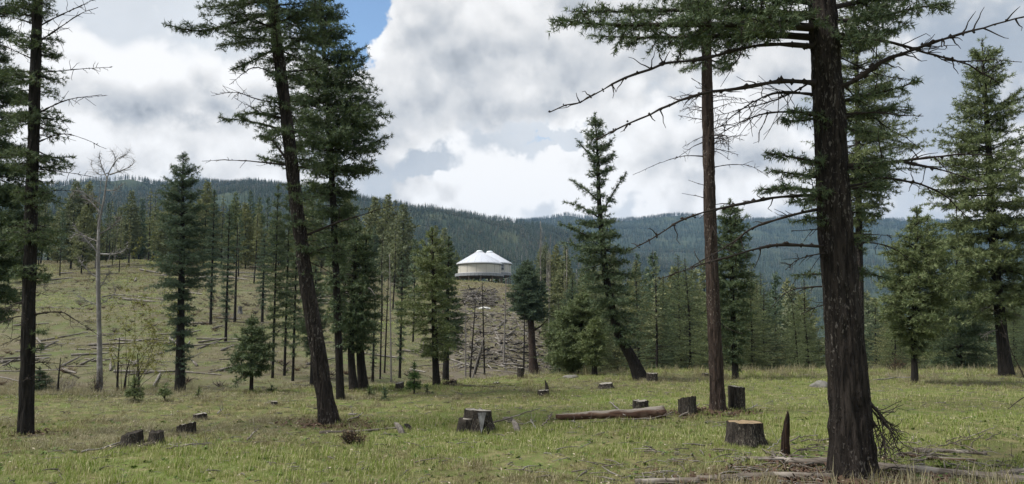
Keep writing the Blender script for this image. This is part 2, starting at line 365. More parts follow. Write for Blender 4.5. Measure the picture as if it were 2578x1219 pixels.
def mat_grass(name, cols, base=0.55):
    m, t = newmat(name); g = t.n('ShaderNodeNewGeometry'); oi = t.n('ShaderNodeObjectInfo').outputs['Random']
    isl = g.outputs['Random Per Island']; ps = g.outputs['Position']
    c = t.mix(t.ramp(t.m('ADD', t.m('MULTIPLY', t.noise(ps, 0.33, 3), 0.9), t.m('MULTIPLY', oi, 0.35)), 0.35, 0.85), cols[0], cols[1])
    c = t.mix(t.ramp(isl, 0.62, 0.95), c, cols[2])
    p = t.n('ShaderNodeBsdfPrincipled', {'Base Color': c, 'Roughness': 0.6, 'Specular IOR Level': 0.3})
    tr = t.n('ShaderNodeBsdfTranslucent', {'Color': c})
    mx = t.n('ShaderNodeMixShader', {0: 0.3, 1: p.outputs[0], 2: tr.outputs[0]})
    t.t.links.new(mx.outputs[0], t.n('ShaderNodeOutputMaterial').inputs[0]); return m
M['grass'] = mat_grass('green_grass', ((0.128, 0.190, 0.024), (0.192, 0.258, 0.036), (0.44, 0.42, 0.22)))
M['straw'] = mat_grass('straw_grass', ((0.17, 0.15, 0.075), (0.25, 0.225, 0.13), (0.36, 0.33, 0.22)))
M['olive'] = mat_grass('olive_grass', ((0.115, 0.102, 0.040), (0.155, 0.140, 0.055), (0.33, 0.29, 0.17)))

# ground
m, t = newmat('meadow_soil'); ps = t.n('ShaderNodeNewGeometry').outputs['Position']
zone = t.n('ShaderNodeAttribute', attribute_name='zone').outputs['Fac']; hill = t.n('ShaderNodeAttribute', attribute_name='hill').outputs['Fac']
nA = t.noise(ps, 0.35, 5); nB = t.noise(ps, 3.0, 5); nC = t.noise(ps, 22.0, 4)
near = t.mix(t.ramp(nA, 0.4, 0.62), (0.085, 0.100, 0.032), (0.095, 0.135, 0.030))
near = t.mix(t.m('MULTIPLY', t.ramp(t.m('ADD', nB, t.m('MULTIPLY', nC, 0.4)), 0.62, 0.85), 0.7), near, (0.20, 0.17, 0.09))
near = t.mix(t.m('MULTIPLY', t.ramp(nC, 0.46, 0.66), 0.7), near, (0.060, 0.050, 0.028))
near = t.mix(t.m('MULTIPLY', t.ramp(t.noise(ps, 60.0, 3, 0.7), 0.54, 0.70), 0.6), near, (0.24, 0.21, 0.125))
near = t.mix(t.m('MULTIPLY', t.ramp(t.noise(ps, 1.3, 4), 0.54, 0.70), 0.4), near, (0.092, 0.078, 0.042))
nD = t.noise(ps, 0.12, 5, 0.6); nE = t.noise(ps, 0.9, 6, 0.65)
hs = t.mix(t.ramp(nD, 0.40, 0.62), (0.104, 0.100, 0.054), (0.086, 0.108, 0.040))
hs = t.mix(t.m('MULTIPLY', t.ramp(nE, 0.45, 0.68), 0.8), hs, (0.145, 0.126, 0.088))
hs = t.mix(t.m('MULTIPLY', t.ramp(t.noise(ps, 0.6, 7, 0.75), 0.52, 0.66), 0.75), hs, (0.058, 0.047, 0.034))
hs = t.mix(t.m('MULTIPLY', t.ramp(t.noise(t.v('MULTIPLY', ps, (0.10, 0.30, 0.3)), 1.0, 6, 0.65), 0.50, 0.66), 0.7), hs, (0.088, 0.072, 0.052))
far = t.mix(t.ramp(t.noise(ps, 0.02, 5, 0.65), 0.45, 0.7), (0.034, 0.048, 0.028), (0.072, 0.082, 0.045))
bank = t.n('ShaderNodeAttribute', attribute_name='bank').outputs['Fac']
hs = t.mix(t.m('MULTIPLY', bank, t.ramp(t.noise(ps, 0.8, 6, 0.7), 0.30, 0.58)), hs, t.mix(t.noise(ps, 2.5, 5, 0.7), (0.075, 0.062, 0.048), (0.165, 0.145, 0.118)))
c = t.mix(hill, near, hs); c = t.mix(zone, c, far)
finish(t, c, 0.95, nC, 0.5, 0.04, 0.1); M['soil'] = m

# ------------------------------------------------------------------ ground sheet
rr = np.concatenate([[0.6], np.geomspace(1.5, 40, 120), np.geomspace(41, 4300, 150)])
th = np.concatenate([np.arange(-180, -48, 3), np.arange(-48, 48, 0.34), np.arange(48, 180, 3)]) * math.pi / 180
gx = rr[:, None] * np.sin(th); gy = rr[:, None] * np.cos(th)
gz = H(gx.ravel(), gy.ravel())
n_r, n_t = gx.shape
i = np.arange(n_r - 1)[:, None] * n_t; j = np.arange(n_t)[None]; j2 = (j + 1) % n_t
q = np.stack([i + j, i + n_t + j, i + n_t + j2, i + j2], -1).reshape(-1, 4)
mb = MB(); V = np.stack([gx.ravel(), gy.ravel(), gz], 1)
mb.add(np.vstack([V, [0, 0, h1(0, 0.01)]]), np.vstack([quads(q), np.stack([np.full(n_t, len(V)), np.arange(n_t), (np.arange(n_t) + 1) % n_t], 1)]), 0, True)
ground = tag(mb.obj('meadow_ground', M['soil']), kind='structure')
rad = np.append(np.hypot(gx, gy).ravel(), 0)
def sstep(a, lo, hi): u = np.clip((a - lo) / (hi - lo), 0, 1); return u * u * (3 - 2 * u)
azv = np.append(np.arctan2(gx, gy).ravel(), 0)
far_start = np.interp(azv, [-0.6, -0.2, 0.02, 0.07, 0.15], [135, 140, 165, 80, 32])
zattr = sstep(rad, far_start, far_start * 1.35); hattr = sstep(rad, 21, 30)
bpx = np.tan(np.clip(azv, -1.2, 1.2)) * F + CX; battr = sstep(bpx, 1040, 1150) * (1 - sstep(bpx, 1440, 1560)) * sstep(rad, 32, 50) * (1 - sstep(rad, 122, 138))   # churned slash bank below the yurts
for nm, arr in (('zone', zattr), ('hill', hattr), ('bank', battr)):
    a = ground.data.attributes.new(nm, 'FLOAT', 'POINT'); a.data.foreach_set('value', arr.astype(np.float32))

# ------------------------------------------------------------------ foliage engine
def needles(mb, Pn, Dn, size, k, width, spread, R, mi):
    """k thin triangles fanned round each shoot (Pn start, Dn direction, size length)"""
    N = len(Pn)
    if N == 0: return
    ref = norm(R.normal(size=(N, 3))); A = norm(np.cross(Dn, ref)); B = np.cross(Dn, A)
    ph = (R.random((N, 1)) + np.arange(k)[None] / k) * 2 * math.pi + R.normal(0, 0.3, (N, k))
    sp = spread * (0.7 + 0.6 * R.random((N, k)))
    rad = np.cos(ph)[..., None] * A[:, None] + np.sin(ph)[..., None] * B[:, None]
    d = norm(np.cos(sp)[..., None] * Dn[:, None] + np.sin(sp)[..., None] * rad)
    s = np.broadcast_to(np.asarray(size, float), (N,))[:, None, None]
    st = Pn[:, None] + Dn[:, None] * s * (R.random((N, k)) * 0.6 - 0.1)[..., None]
    wv = norm(np.cross(d, ref[:, None] + 0.01)) * s * width
    ln = s * (0.75 + 0.5 * R.random((N, k)))[..., None]
    v = np.stack([st - wv * 0.6, st + wv * 0.6, st + d * ln], 2)
    b = np.arange(N * k) * 3
    mb.add(v.reshape(-1, 3), np.stack([b, b + 1, b + 2], 1), mi)
def grow(mb, paths, tw, R, ds=0.09, es=0.07, size=0.08, k=4, width=0.16, spread=0.8, s0=0.2, droop=0.12, mi=0, twmi=1, twr=0.004, flat=0.28):
    """twigs and needle shoots along branch paths (B,n,3); tw = longest twig of each branch"""
    Bn, n = paths.shape[:2]; L = np.linalg.norm(np.diff(paths, axis=1), axis=2).sum(1)
    nt = np.maximum(3, np.ceil(L * (1 - s0) / ds * 2).astype(int)); idx = np.repeat(np.arange(Bn), nt)
    jj = np.arange(nt.sum()) - np.repeat(np.cumsum(nt) - nt, nt)
    s = s0 + (1 - s0) * (jj + R.random(len(jj))) / nt[idx]; s = np.clip(s, 0, 0.999)
    u = s * (n - 1); i0 = u.astype(int); f = (u - i0)[:, None]
    p0 = paths[idx, i0]; p1 = paths[idx, np.minimum(i0 + 1, n - 1)]; pos = p0 * (1 - f) + p1 * f; T = norm(p1 - p0)
    side = norm(np.cross(T, [0, 0, 1.0])); sg = np.where(jj % 2 == 0, 1, -1)[:, None]
    an = R.uniform(0.5, 1.25, (len(s), 1)); nz = R.normal(0, flat, (len(s), 1)) - droop
    D = norm(T * np.cos(an) + side * sg * np.sin(an) + np.array([0, 0, 1.0]) * nz)
    l = tw[idx] * np.clip(1 - s, 0, 1) ** 0.6 * np.clip((s - s0) / 0.12 + 0.35, 0, 1) * R.uniform(0.45, 1.1, len(s)) + size * 0.6
    if twr > 0:
        wv = norm(np.cross(D, R.normal(size=D.shape))) * twr; e = pos + D * l[:, None]
        b = np.arange(len(s)) * 3
        mb.add(np.stack([pos - wv, pos + wv, e], 1).reshape(-1, 3), np.stack([b, b + 1, b + 2], 1), twmi)
    ne = np.maximum(1, np.ceil(l / es).astype(int)); id2 = np.repeat(np.arange(len(s)), ne)
    jj2 = np.arange(ne.sum()) - np.repeat(np.cumsum(ne) - ne, ne); fr = (jj2 + R.random(len(jj2))) / ne[id2]
    pe = pos[id2] + D[id2] * (l[id2] * fr)[:, None] + np.array([0, 0, -1.0]) * (0.25 * droop * l[id2] * fr ** 2)[:, None]
    de = norm(D[id2] + R.normal(0, 0.35, (len(id2), 3)) + np.array([0, 0, 0.12]))
    needles(mb, pe, de, size * R.uniform(0.7, 1.25, len(id2)), k, width, spread, R, mi)
def trunk_mesh(mb, spine, rad, sides=20, flare=0.35, R=None, mi=0, rough=0.06, seed=0, plates=0.0):
    z0 = spine[0, 2]; L = max(rad[0], 0.05)
    def rf(pts, rd, ph):
        h = pts[:, 2] - z0
        fl = 1 + flare * np.exp(-h / (L * 2.2))[:, None] * (0.75 + 0.5 * np.sin(ph * 4 + seed) ** 2)[None]
        q = np.stack([np.cos(ph)[None] * 3.2 + 0 * h[:, None], np.sin(ph)[None] * 3.2 + 0 * h[:, None], (h / (L * 3.0))[:, None] + 0 * ph[None]], -1).reshape(-1, 3)
        out = rd[:, None] * fl * (1 + rough * fbm(q * 1.3, 3, seed)).reshape(len(h), len(ph))
        if plates:                                                          # raised bark plates between furrows
            g = np.stack([np.cos(ph)[None] * rd[:, None] * 17, np.sin(ph)[None] * rd[:, None] * 17, h[:, None] * 3.6 + 0 * ph[None]], -1).reshape(-1, 3)
            out = out + plates * np.clip(1 - 2.6 * np.abs(fbm(g, 2, seed + 5)), -.6, .6).reshape(out.shape)
        return out
    tube(mb, spine, rad, sides, mi, True, True, rf)
def auto_branches(spine, outline, R, per_m, nseg=7, e_top=0.7, e_bot=-0.15, curve=0.10, minlen=0.06, var=(0.7, 1.12), whorl=0.0, front=1.0):
    """branch paths from a spine and an outline [(z, left, right)] in metres"""
    o = np.array(sorted(outline)); z0, z1 = o[0, 0], o[-1, 0]
    nb = max(8, int((z1 - z0) * per_m)); z = z0 + (z1 - z0) * (np.arange(nb) + R.random(nb)) / nb
    if whorl: z = np.round(z / whorl) * whorl + R.normal(0, whorl * 0.16, nb); z = np.clip(z, z0, z1)
    ph = np.arange(nb) * 2.399963 + R.uniform(-0.6, 0.6, nb)
    rl = np.interp(z, o[:, 0], o[:, 1]); rrt = np.interp(z, o[:, 0], o[:, 2]); c = np.cos(ph)
    Lh = np.where(c > 0, rrt, rl) * np.abs(c) + (rl + rrt) / 2 * (1 - np.abs(c)) * front
    Lh = Lh * R.uniform(*var, nb)
    thin_ = fbm(np.stack([np.cos(ph) * 1.3, np.sin(ph) * 1.3, z * 6 / max(z1 - z0, .1)], 1), 2, int(R.integers(0, 999)))
    Lh = Lh * np.where(thin_ < -.35, .62, 1.0)                                   # gaps in the crown
    kp = (Lh > minlen) & (R.random(nb) < np.where(thin_ < -.2, .6, .95)); z, ph, Lh = z[kp], ph[kp], Lh[kp]
    u = (z - z0) / max(z1 - z0, 0.01); el = e_bot + (e_top - e_bot) * u ** 1.5 + R.normal(0, 0.12, len(z))
    z = np.maximum(z - np.maximum(Lh * (np.tan(el) + curve - 0.15 * u), 0) * 0.85, z0 - 0.05)          # tips, not roots, follow the outline
    sp = np.stack([np.interp(z, spine[:, 2], spine[:, k]) for k in range(3)], 1)
    s = np.linspace(0, 1, nseg)[None, :, None]; hd = np.stack([np.cos(ph), np.sin(ph), 0 * ph], 1)[:, None]
    zz = Lh[:, None, None] * (np.tan(el)[:, None, None] * s + (curve - 0.15 * u[:, None, None]) * s ** 2)
    wob = R.normal(0, 0.03, (len(z), nseg, 3)) * Lh[:, None, None] * s
    return sp[:, None] + hd * Lh[:, None, None] * s + np.array([0, 0, 1.0]) * zz + wob, Lh
LOD = {0: dict(ds=0.075, es=0.055, size=0.055, k=7, width=0.15, spread=0.95),
       1: dict(ds=0.11, es=0.095, size=0.095, k=6, width=0.17, spread=0.9),
       2: dict(ds=0.26, es=0.26, size=0.26, k=4, width=0.36, spread=0.75, twr=0.0)}

def px_line(pts, Y0, Y1=None):
    Y1 = Y0 if Y1 is None else Y1; n = len(pts)
    return np.array([P(p[0], p[1], Y0 + (Y1 - Y0) * k / max(1, n - 1)) for k, p in enumerate(pts)])
def dead_branch(root, base, pts3, r0, R, mat, twigs=8, twlen=0.35, lich=0.0, parent=None, name='dead_branch'):
    twigs = int(twigs * 1.5); mb = MB(); path = catmull(pts3, 22); L = np.linalg.norm(np.diff(path, axis=0), axis=1).sum()
    path = path + np.cumsum(R.normal(0, 0.0075 * max(L, .3), path.shape) * [1, 1, .8], axis=0) * np.linspace(0, 1, 22)[:, None] * 0.6
    rad = r0 * (1 - np.linspace(0, 1, 22) ** 0.8 * 0.82) * (1 + 0.18 * R.normal(size=22))
    tube(mb, path - base, np.maximum(rad, 0.0035), 6)
    if twigs:
        i = R.integers(5, 21, twigs); T = norm(path[np.minimum(i + 1, 21)] - path[i - 1])
        D = norm(T * R.uniform(0.2, 0.9, (twigs, 1)) + norm(R.normal(size=(twigs, 3))) * 0.9 + np.array([0, 0, -0.15]))
        l = twlen * R.uniform(0.4, 1.35, twigs) * (1.1 - i / 26)
        s = np.linspace(0, 1, 5)[None, :, None]
        tp = path[i][:, None] + D[:, None] * (l[:, None, None] * s) + R.normal(0, 0.06, (twigs, 5, 3)) * l[:, None, None] * s
        tubes(mb, tp - base, np.full(twigs, max(r0 * 0.32, 0.005)), np.full(twigs, 0.0028), 3)
    if lich:                                                       # knots and clumps of moss on the bark
        k = int(L * lich * 1.6) + 1; i = R.integers(1, 22, k); pp = path[i] + R.normal(0, r0 * 0.35, (k, 3)) - base
        oc = np.array([[1, 0, 0], [-1, 0, 0], [0, 1, 0], [0, -1, 0], [0, 0, 1], [0, 0, -1]], float); of = np.array([[0, 2, 4], [2, 1, 4], [1, 3, 4], [3, 0, 4], [2, 0, 5], [1, 2, 5], [3, 1, 5], [0, 3, 5]])
        vv = pp[:, None] + oc[None] * R.uniform(0.75, 1.05, (k, 6, 1)) * (rad[i] * R.uniform(0.8, 1.5, k) + 0.003)[:, None, None] * R.uniform(.7, 1.4, (k, 1, 3))
        mb.add(vv.reshape(-1, 3), (of[None] + np.arange(k)[:, None, None] * 6).reshape(-1, 3), 0, True)
    return mb.obj(name, mat, parent or root)

TREE_N = [0]
def fir(base_px, spine_px, rads, outline_px, label, cat='tree', group=None, Y=None, lod=1, fol='fir', bark='bark', per_m=16, twf=0.42, name='fir_tree',
        boughs=(), dead=(), auto_dead=None, sides=18, e_top=0.75, e_bot=-0.28, var=(0.55, 1.15), flare=0.35, sizef=1.0, whorl=0.3, maxtw=0.55, densf=1.0, rough=0.06, deadmat='twig'):
    """a conifer laid out from its measured silhouette; spine, outline, boughs and dead branches in photo pixels at depth Y"""
    TREE_N[0] += 1; R = np.random.default_rng(100 + TREE_N[0])
    base = GP(*base_px) if Y is None else GY(base_px[0], Y)
    Y = base[1]; k = Y / F
    root = empty(name, base, label, cat, group); BASES.append((base, rads[0] * k))
    sp3 = [base - [0, 0, 0.12]] + [P(x, y, Y) for x, y in spine_px[1:]]
    n = 46 if lod else 210; sp = catmull(sp3, n); z = sp[:, 2]
    pyz = np.array([P(CX, y, Y)[2] for _, y in spine_px]); pyz[0] = base[2]
    o = np.argsort(pyz); rad = np.interp(z, pyz[o], np.array(rads)[o] * k)
    mbt = MB(); trunk_mesh(mbt, sp - base, rad, sides if lod else 72, flare, seed=TREE_N[0], rough=rough * .7, plates=0 if lod else min(.014, rad[0] * .09)); mbt.obj('trunk', M[bark], root)
    mbc = MB(); prm = dict(LOD[lod]); prm['size'] *= sizef; prm['es'] /= densf; prm['ds'] /= densf
    if outline_px:
        ol = [(P(CX, py, Y)[2], l * k * 1.13, r * k * 1.13) for py, l, r in outline_px]; per_m *= 1.8 if lod == 1 else 1.5; whorl = min(max(0.055 * (ol[0][0] - ol[-1][0]), 0.2), 0.6) if whorl else 0
        br, Lh = auto_branches(sp, ol, R, per_m, e_top=e_top, e_bot=e_bot, var=var, whorl=whorl)
        tubes(mbc, br - base, 0.006 + 0.011 * Lh, np.full(len(Lh), 0.003), 4, 1)
        grow(mbc, br - base, np.minimum(Lh * twf, maxtw), R, **prm)
        # leader tuft
        zt = max(a[0] for a in ol)
        if abs(zt - z[-1]) < 0.5:
            q = sp[-1] - base; needles(mbc, np.repeat([q], 14, 0) - R.random((14, 1)) * [0, 0, 0.25], norm(R.normal(0, .4, (14, 3)) + [0, 0, 1]), 0.1, 4, 0.2, .8, R, 0)
    if boughs:
        for b in boughs:
            pts, dy, wpx = b[:3]; bp = catmull(px_line(pts, Y, Y + dy), 9)[None]
            L = np.linalg.norm(np.diff(bp[0], axis=0), axis=1).sum()
            tubes(mbc, bp - base, np.array([0.012 + 0.012 * L]), np.array([0.004]), 5, 1)
            # side limbs carrying the twigs
            ns = max(4, int(L / (0.06 if lod == 0 else 0.11))); ss = R.uniform(0.12, 0.97, ns); u = ss * 8; i0 = u.astype(int); pp = bp[0][i0] + (bp[0][np.minimum(i0 + 1, 8)] - bp[0][i0]) * (u - i0)[:, None]
            T = norm(bp[0][-1] - bp[0][0]); sd = norm(np.cross(T, [0, 0, 1.0]))
            hw = wpx * k
            D = norm(T * 0.75 + sd * np.where(np.arange(ns) % 2, 1, -1)[:, None] * R.uniform(0.3, 1.0, (ns, 1)) + R.normal(0, 0.48, (ns, 3)) * [0.3, 0.3, 1.0])
            ll = hw * R.uniform(0.5, 1.25, ns) * (1.15 - ss)
            s5 = np.linspace(0, 1, 5)[None, :, None]; sub = pp[:, None] + D[:, None] * ll[:, None, None] * s5 - np.array([0, 0, 1.0]) * (ll[:, None, None] * 0.12 * s5 ** 2)
            tubes(mbc, sub - base, np.full(ns, 0.008), np.full(ns, 0.003), 3, 1)
            grow(mbc, sub - base, np.minimum(ll * 0.5, 0.35) + 0.03, R, **{**prm, 's0': 0.0})
            grow(mbc, bp - base, np.array([min(hw * 0.5, 0.3)]), R, **{**prm, 's0': 0.15})
    if mbc.n: mbc.obj('crown', [M[fol], M['twig']], root)
    for d in dead:
        pts, dy, rpx = d[:3]; tw = d[3] if len(d) > 3 else 8
        dead_branch(root, base, px_line(pts, Y, Y + dy), rpx * k * .85, R, M[deadmat], tw, d[4] if len(d) > 4 else 0.35, 9.0 if lod == 0 else 3.0)
    if auto_dead:
        cnt, y0, y1, lmin, lmax = auto_dead
        for _ in range(cnt):
            py = R.uniform(y0, y1); zc = P(CX, py, Y)[2]; s = np.array([np.interp(zc, z, sp[:, q]) for q in range(3)])
            a = R.uniform(0, 2 * math.pi); L = R.uniform(lmin, lmax) * k; d = np.array([math.cos(a), math.sin(a), R.uniform(-0.35, 0.25)])
            dead_branch(root, base, np.array([s, s + d * L * 0.5 + [0, 0, 0.03 * L], s + d * L + [0, 0, R.uniform(-.2, .1) * L]]), 0.007 + 0.006 * L, R, M[deadmat], R.integers(3, 9), L * 0.45)
    return root
# ------------------------------------------------------------------ yurts on the knoll
def lathe(mb, prof, n=64, mi=0, smooth=True):
    ph = np.arange(n) * 2 * math.pi / n; p = np.asarray(prof, float); k = len(p)
    v = np.stack([p[:, 0][:, None] * np.cos(ph), p[:, 0][:, None] * np.sin(ph), p[:, 1][:, None] + 0 * ph], -1).reshape(-1, 3)
    i = np.arange(k - 1)[:, None] * n; j = np.arange(n)[None]; j2 = (j + 1) % n
    mb.add(v, quads(np.stack([i + j, i + j2, i + n + j2, i + n + j], -1).reshape(-1, 4)), mi, smooth)
M['canvas'] = mat_flat('cream_canvas', (0.52, 0.505, 0.45), 0.75, 0.05, 1.2)
M['roof'] = mat_flat('pale_grey_vinyl', (0.47, 0.50, 0.56), 0.5, 0.04, 0.8)
M['trim'] = mat_flat('white_trim', (0.62, 0.63, 0.65), 0.5, 0.04, 2)
M['seam'] = mat_flat('grey_seam', (0.30, 0.30, 0.30), 0.7, 0.08, 4)
M['dome'] = mat_flat('acrylic_dome', (0.60, 0.66, 0.70), 0.15, 0.05, 2, spec=0.6)
M['skirt'] = mat_flat('grey_skirt', (0.27, 0.285, 0.31), 0.6, 0.12, 3)
M['deck'] = mat_flat('deck_wood', (0.20, 0.16, 0.125), 0.8, 0.25, 6)
M['glass'] = mat_flat('dark_window_glass', (0.03, 0.035, 0.035), 0.08, 0.1, 2, spec=0.6)
YY = 158.0; KP = YY / F
def yurt(px, Y, R, z_floor, label, window=False):
    c = P(px, 690, Y); root = empty('yurt', (c[0], c[1], z_floor), label, 'yurt')
    hw = 2.10; hr = 2.62; R2 = R + 0.28
    mb = MB(); lathe(mb, [(R, 0), (R, hw + .05)]); wall = mb.obj('wall', M['canvas'], root)
    rt_ = 0.74; zt_ = hr * .90
    mb = MB(); lathe(mb, [(R2, hw - 0.16), (R2 + .02, hw), (R2, hw + .04)], 40, smooth=False); lathe(mb, [(R2, hw + .04), ((R2 + rt_) / 2, hw + .04 + (zt_ - .04) / 2), (rt_, hw + zt_), (rt_ - .1, hw + zt_ + .06)], 40, smooth=False)
    roof = mb.obj('roof', M['roof'], root)
    mb = MB()
    for k in range(20):                                                # welded roof seams
        a = k * 2 * math.pi / 20 + .13
        pr = [(R2 + .012, hw + .05), ((R2 + rt_) / 2, hw + .06 + (zt_ - .04) / 2), (rt_, hw + zt_ + .02)]
        pts = np.array([[r * math.cos(a), r * math.sin(a), z] for r, z in pr]); tube(mb, pts, 0.022, 5)
    mb.obj('roof_seams', M['trim'], roof)
    mb = MB(); lathe(mb, [(R2 + .03, hw - .20), (R2 + .05, hw - .10), (R2 + .03, hw - .02)]); mb.obj('eave_band', M['trim'], roof)
    mb = MB(); lathe(mb, [(R + .02, hw - .34), (R + .04, hw - .21)]); mb.obj('shadow_band', M['seam'], wall)
    mb = MB(); lathe(mb, [(rt_ + .03, hw + zt_ - .03), (rt_ + .08, hw + zt_ + .03), (rt_ + .02, hw + zt_ + .09)], 48); mb.obj('dome_ring', M['trim'], roof)
    mb = MB(); a = np.linspace(0, math.pi / 2, 10); lathe(mb, np.stack([rt_ * np.cos(a) + 1e-3, hw + zt_ + .07 + 0.36 * np.sin(a)], 1), 48); mb.obj('skylight_dome', M['dome'], root)
    for k in range(14):                                                # vertical wall seams
        an = k * 2 * math.pi / 14 - 1.22; mb = MB()
        box(mb, ((R + .012) * math.cos(an), (R + .012) * math.sin(an), hw * .48), (.03, .055, hw * .92), rotz(an)); mb.obj('wall_seam', M['seam'], wall)
    mb = MB(); lathe(mb, [(R + .015, 0.0), (R + .06, .05), (R + .015, .12)]); mb.obj('base_trim', M['trim'], wall)
    if window:
        for an, wd in ((-0.92, 0.75),):
            rt = rotz(an)
            def pos(r, s, z): return rt @ np.array([r, s, 0]) + np.array([0, 0, z])
            mb = MB(); box(mb, pos(R + .02, 0, 1.15), (.08, wd, 1.35), rt); wn_ = mb.obj('window', M['glass'], wall)
            for s in (-wd / 2, wd / 2):
                mb = MB(); box(mb, pos(R + .05, s, 1.15), (.10, .09, 1.5), rt); mb.obj('frame', M['trim'], wn_)
            for z in (.45, 1.12, 1.85):
                mb = MB(); box(mb, pos(R + .055, 0, z), (.09, wd + .08, .08), rt); mb.obj('frame', M['trim'], wn_)
        for an in (-0.55, -0.22):
            mb = MB(); rt = rotz(an); box(mb, rt @ np.array([R + .02, 0, hw * .47]), (.07, .14, hw * .93), rt); mb.obj('corner_post', M['trim'], wall)
    return root, c
zf = P(1207, 690, YY)[2]
RY = 54.0 * KP
yurt(1207, YY, RY, zf, 'front white yurt with cream wall and pale cone roof on the knoll')
y2, c2 = yurt(1233, YY + 8.2, RY * 1.035, zf + .63, 'rear white yurt half hidden behind the front one, with a dark window', True)
# platforms
def platform(px, Y, R, label, zf=zf):
    c = P(px, 690, Y); root = empty('yurt_platform', (c[0], c[1], zf), label, 'platform')
    mb = MB(); lathe(mb, [(0.02, -.01), (R, -.01), (R, -.22), (0.02, -.22)], 40, smooth=False); mb.obj('deck_floor', M['deck'], root)
    for k in range(40):                                                # skirt panels round the edge
        an = (k + .5) * 2 * math.pi / 40; rt = rotz(an); wd = 2 * math.pi * R / 40
        mb = MB(); box(mb, rt @ np.array([R + .06, 0, -.29 - .01 * (k % 3)]), (.05, wd * .97, .56), rt); mb.obj('skirt_panel', M['skirt'], root)
    for k in range(12):
        an = k * 2 * math.pi / 12 + .1; x, y = (R - .25) * math.cos(an), (R - .25) * math.sin(an)
        g = h1(c[0] + x, c[1] + y) - zf - .15; mb = MB(); box(mb, (x, y, (g - .2) / 2), (.16, .16, abs(g) - .2)); mb.obj('post', M['deck'], root)
    for s in (-.55, -.2, .2, .55):
        mb = MB(); box(mb, (0, s * R, -.72), (R * 1.7, .1, .2)); mb.obj('beam', M['deck'], root)
platform(1207, YY, RY + .55, 'round raised wooden deck with grey skirt under the front yurt')
platform(1233, YY + 8.2 + .001, RY * 1.035 + .12, 'raised wooden deck under the rear yurt', zf + .63)

# ------------------------------------------------------------------ foreground and middle trees
fir((65, 1097), [(65, 1097), (72, 800), (78, 550), (86, 280), (94, 0), (102, -300), (110, -700), (114, -950)], [16.5, 15, 13.8, 12.6, 11.5, 9.5, 5, 1.2],
    [(-940, 8, 8), (-500, 60, 60), (-100, 75, 65), (100, 70, 50), (200, 80, 55), (300, 80, 72), (400, 75, 78), (440, 60, 60), (520, 55, 58), (600, 60, 66), (640, 40, 40), (690, 35, 42), (720, 8, 12)],
    'tall dark fir with straight black trunk at the left edge of the meadow', lod=0, bark='bark_dark', per_m=34, twf=0.5,
    boughs=[([(75, 830), (95, 838), (118, 832)], -0.1, 18), ([(74, 872), (90, 878), (110, 872)], -0.1, 13), ([(84, 700), (110, 700), (128, 690)], -.2, 20)],
    dead=[([(88, 112), (130, 85), (200, 42), (250, 22)], -0.3, 3.2, 9), ([(92, 70), (140, 45), (200, 18), (240, 0)], .3, 3, 8), ([(110, 182), (180, 176), (283, 170)], .2, 2.4, 9, .2),
          ([(95, 285), (170, 252), (268, 240)], -.2, 3, 10), ([(90, 360), (150, 338), (200, 346), (272, 378)], .1, 2.4, 5, .2), ([(85, 425), (150, 432), (245, 446)], .2, 2.4, 5, .2),
          ([(78, 485), (150, 480), (190, 482)], .1, 2, 4, .2), ([(82, 792), (150, 786), (200, 815), (243, 846)], -.2, 2.8, 8, .25), ([(70, 755), (40, 765), (0, 780)], .1, 2.4, 5),
          ([(68, 795), (30, 800), (-20, 822)], -.2, 2.4, 5), ([(78, 916), (110, 912), (150, 915)], .1, 2, 4, .2), ([(62, 900), (35, 905), (8, 925)], .1, 2, 4, .2), ([(66, 840), (40, 852), (0, 870)], .3, 2, 4, .2),
          ([(85, 60), (40, 45), (-20, 20)], .2, 3, 9), ([(84, 150), (40, 130), (-10, 110)], .2, 2.6, 8)], auto_dead=(16, 560, 960, 20, 60))
fir((-28, 1010), [(-28, 1010), (-24, 700), (-18, 300), (-8, -50), (-2, -240)], [17, 15, 11, 6, 1.5],
    [(-240, 6, 6), (-100, 45, 40), (60, 60, 62), (200, 80, 84), (350, 90, 96), (480, 90, 105), (600, 90, 112), (680, 80, 95), (740, 60, 70), (800, 30, 40), (830, 5, 5)],
    'dense fir whose crown leans in from the left frame edge', Y=19.0, lod=1, per_m=34, fol='fir', densf=1.25)
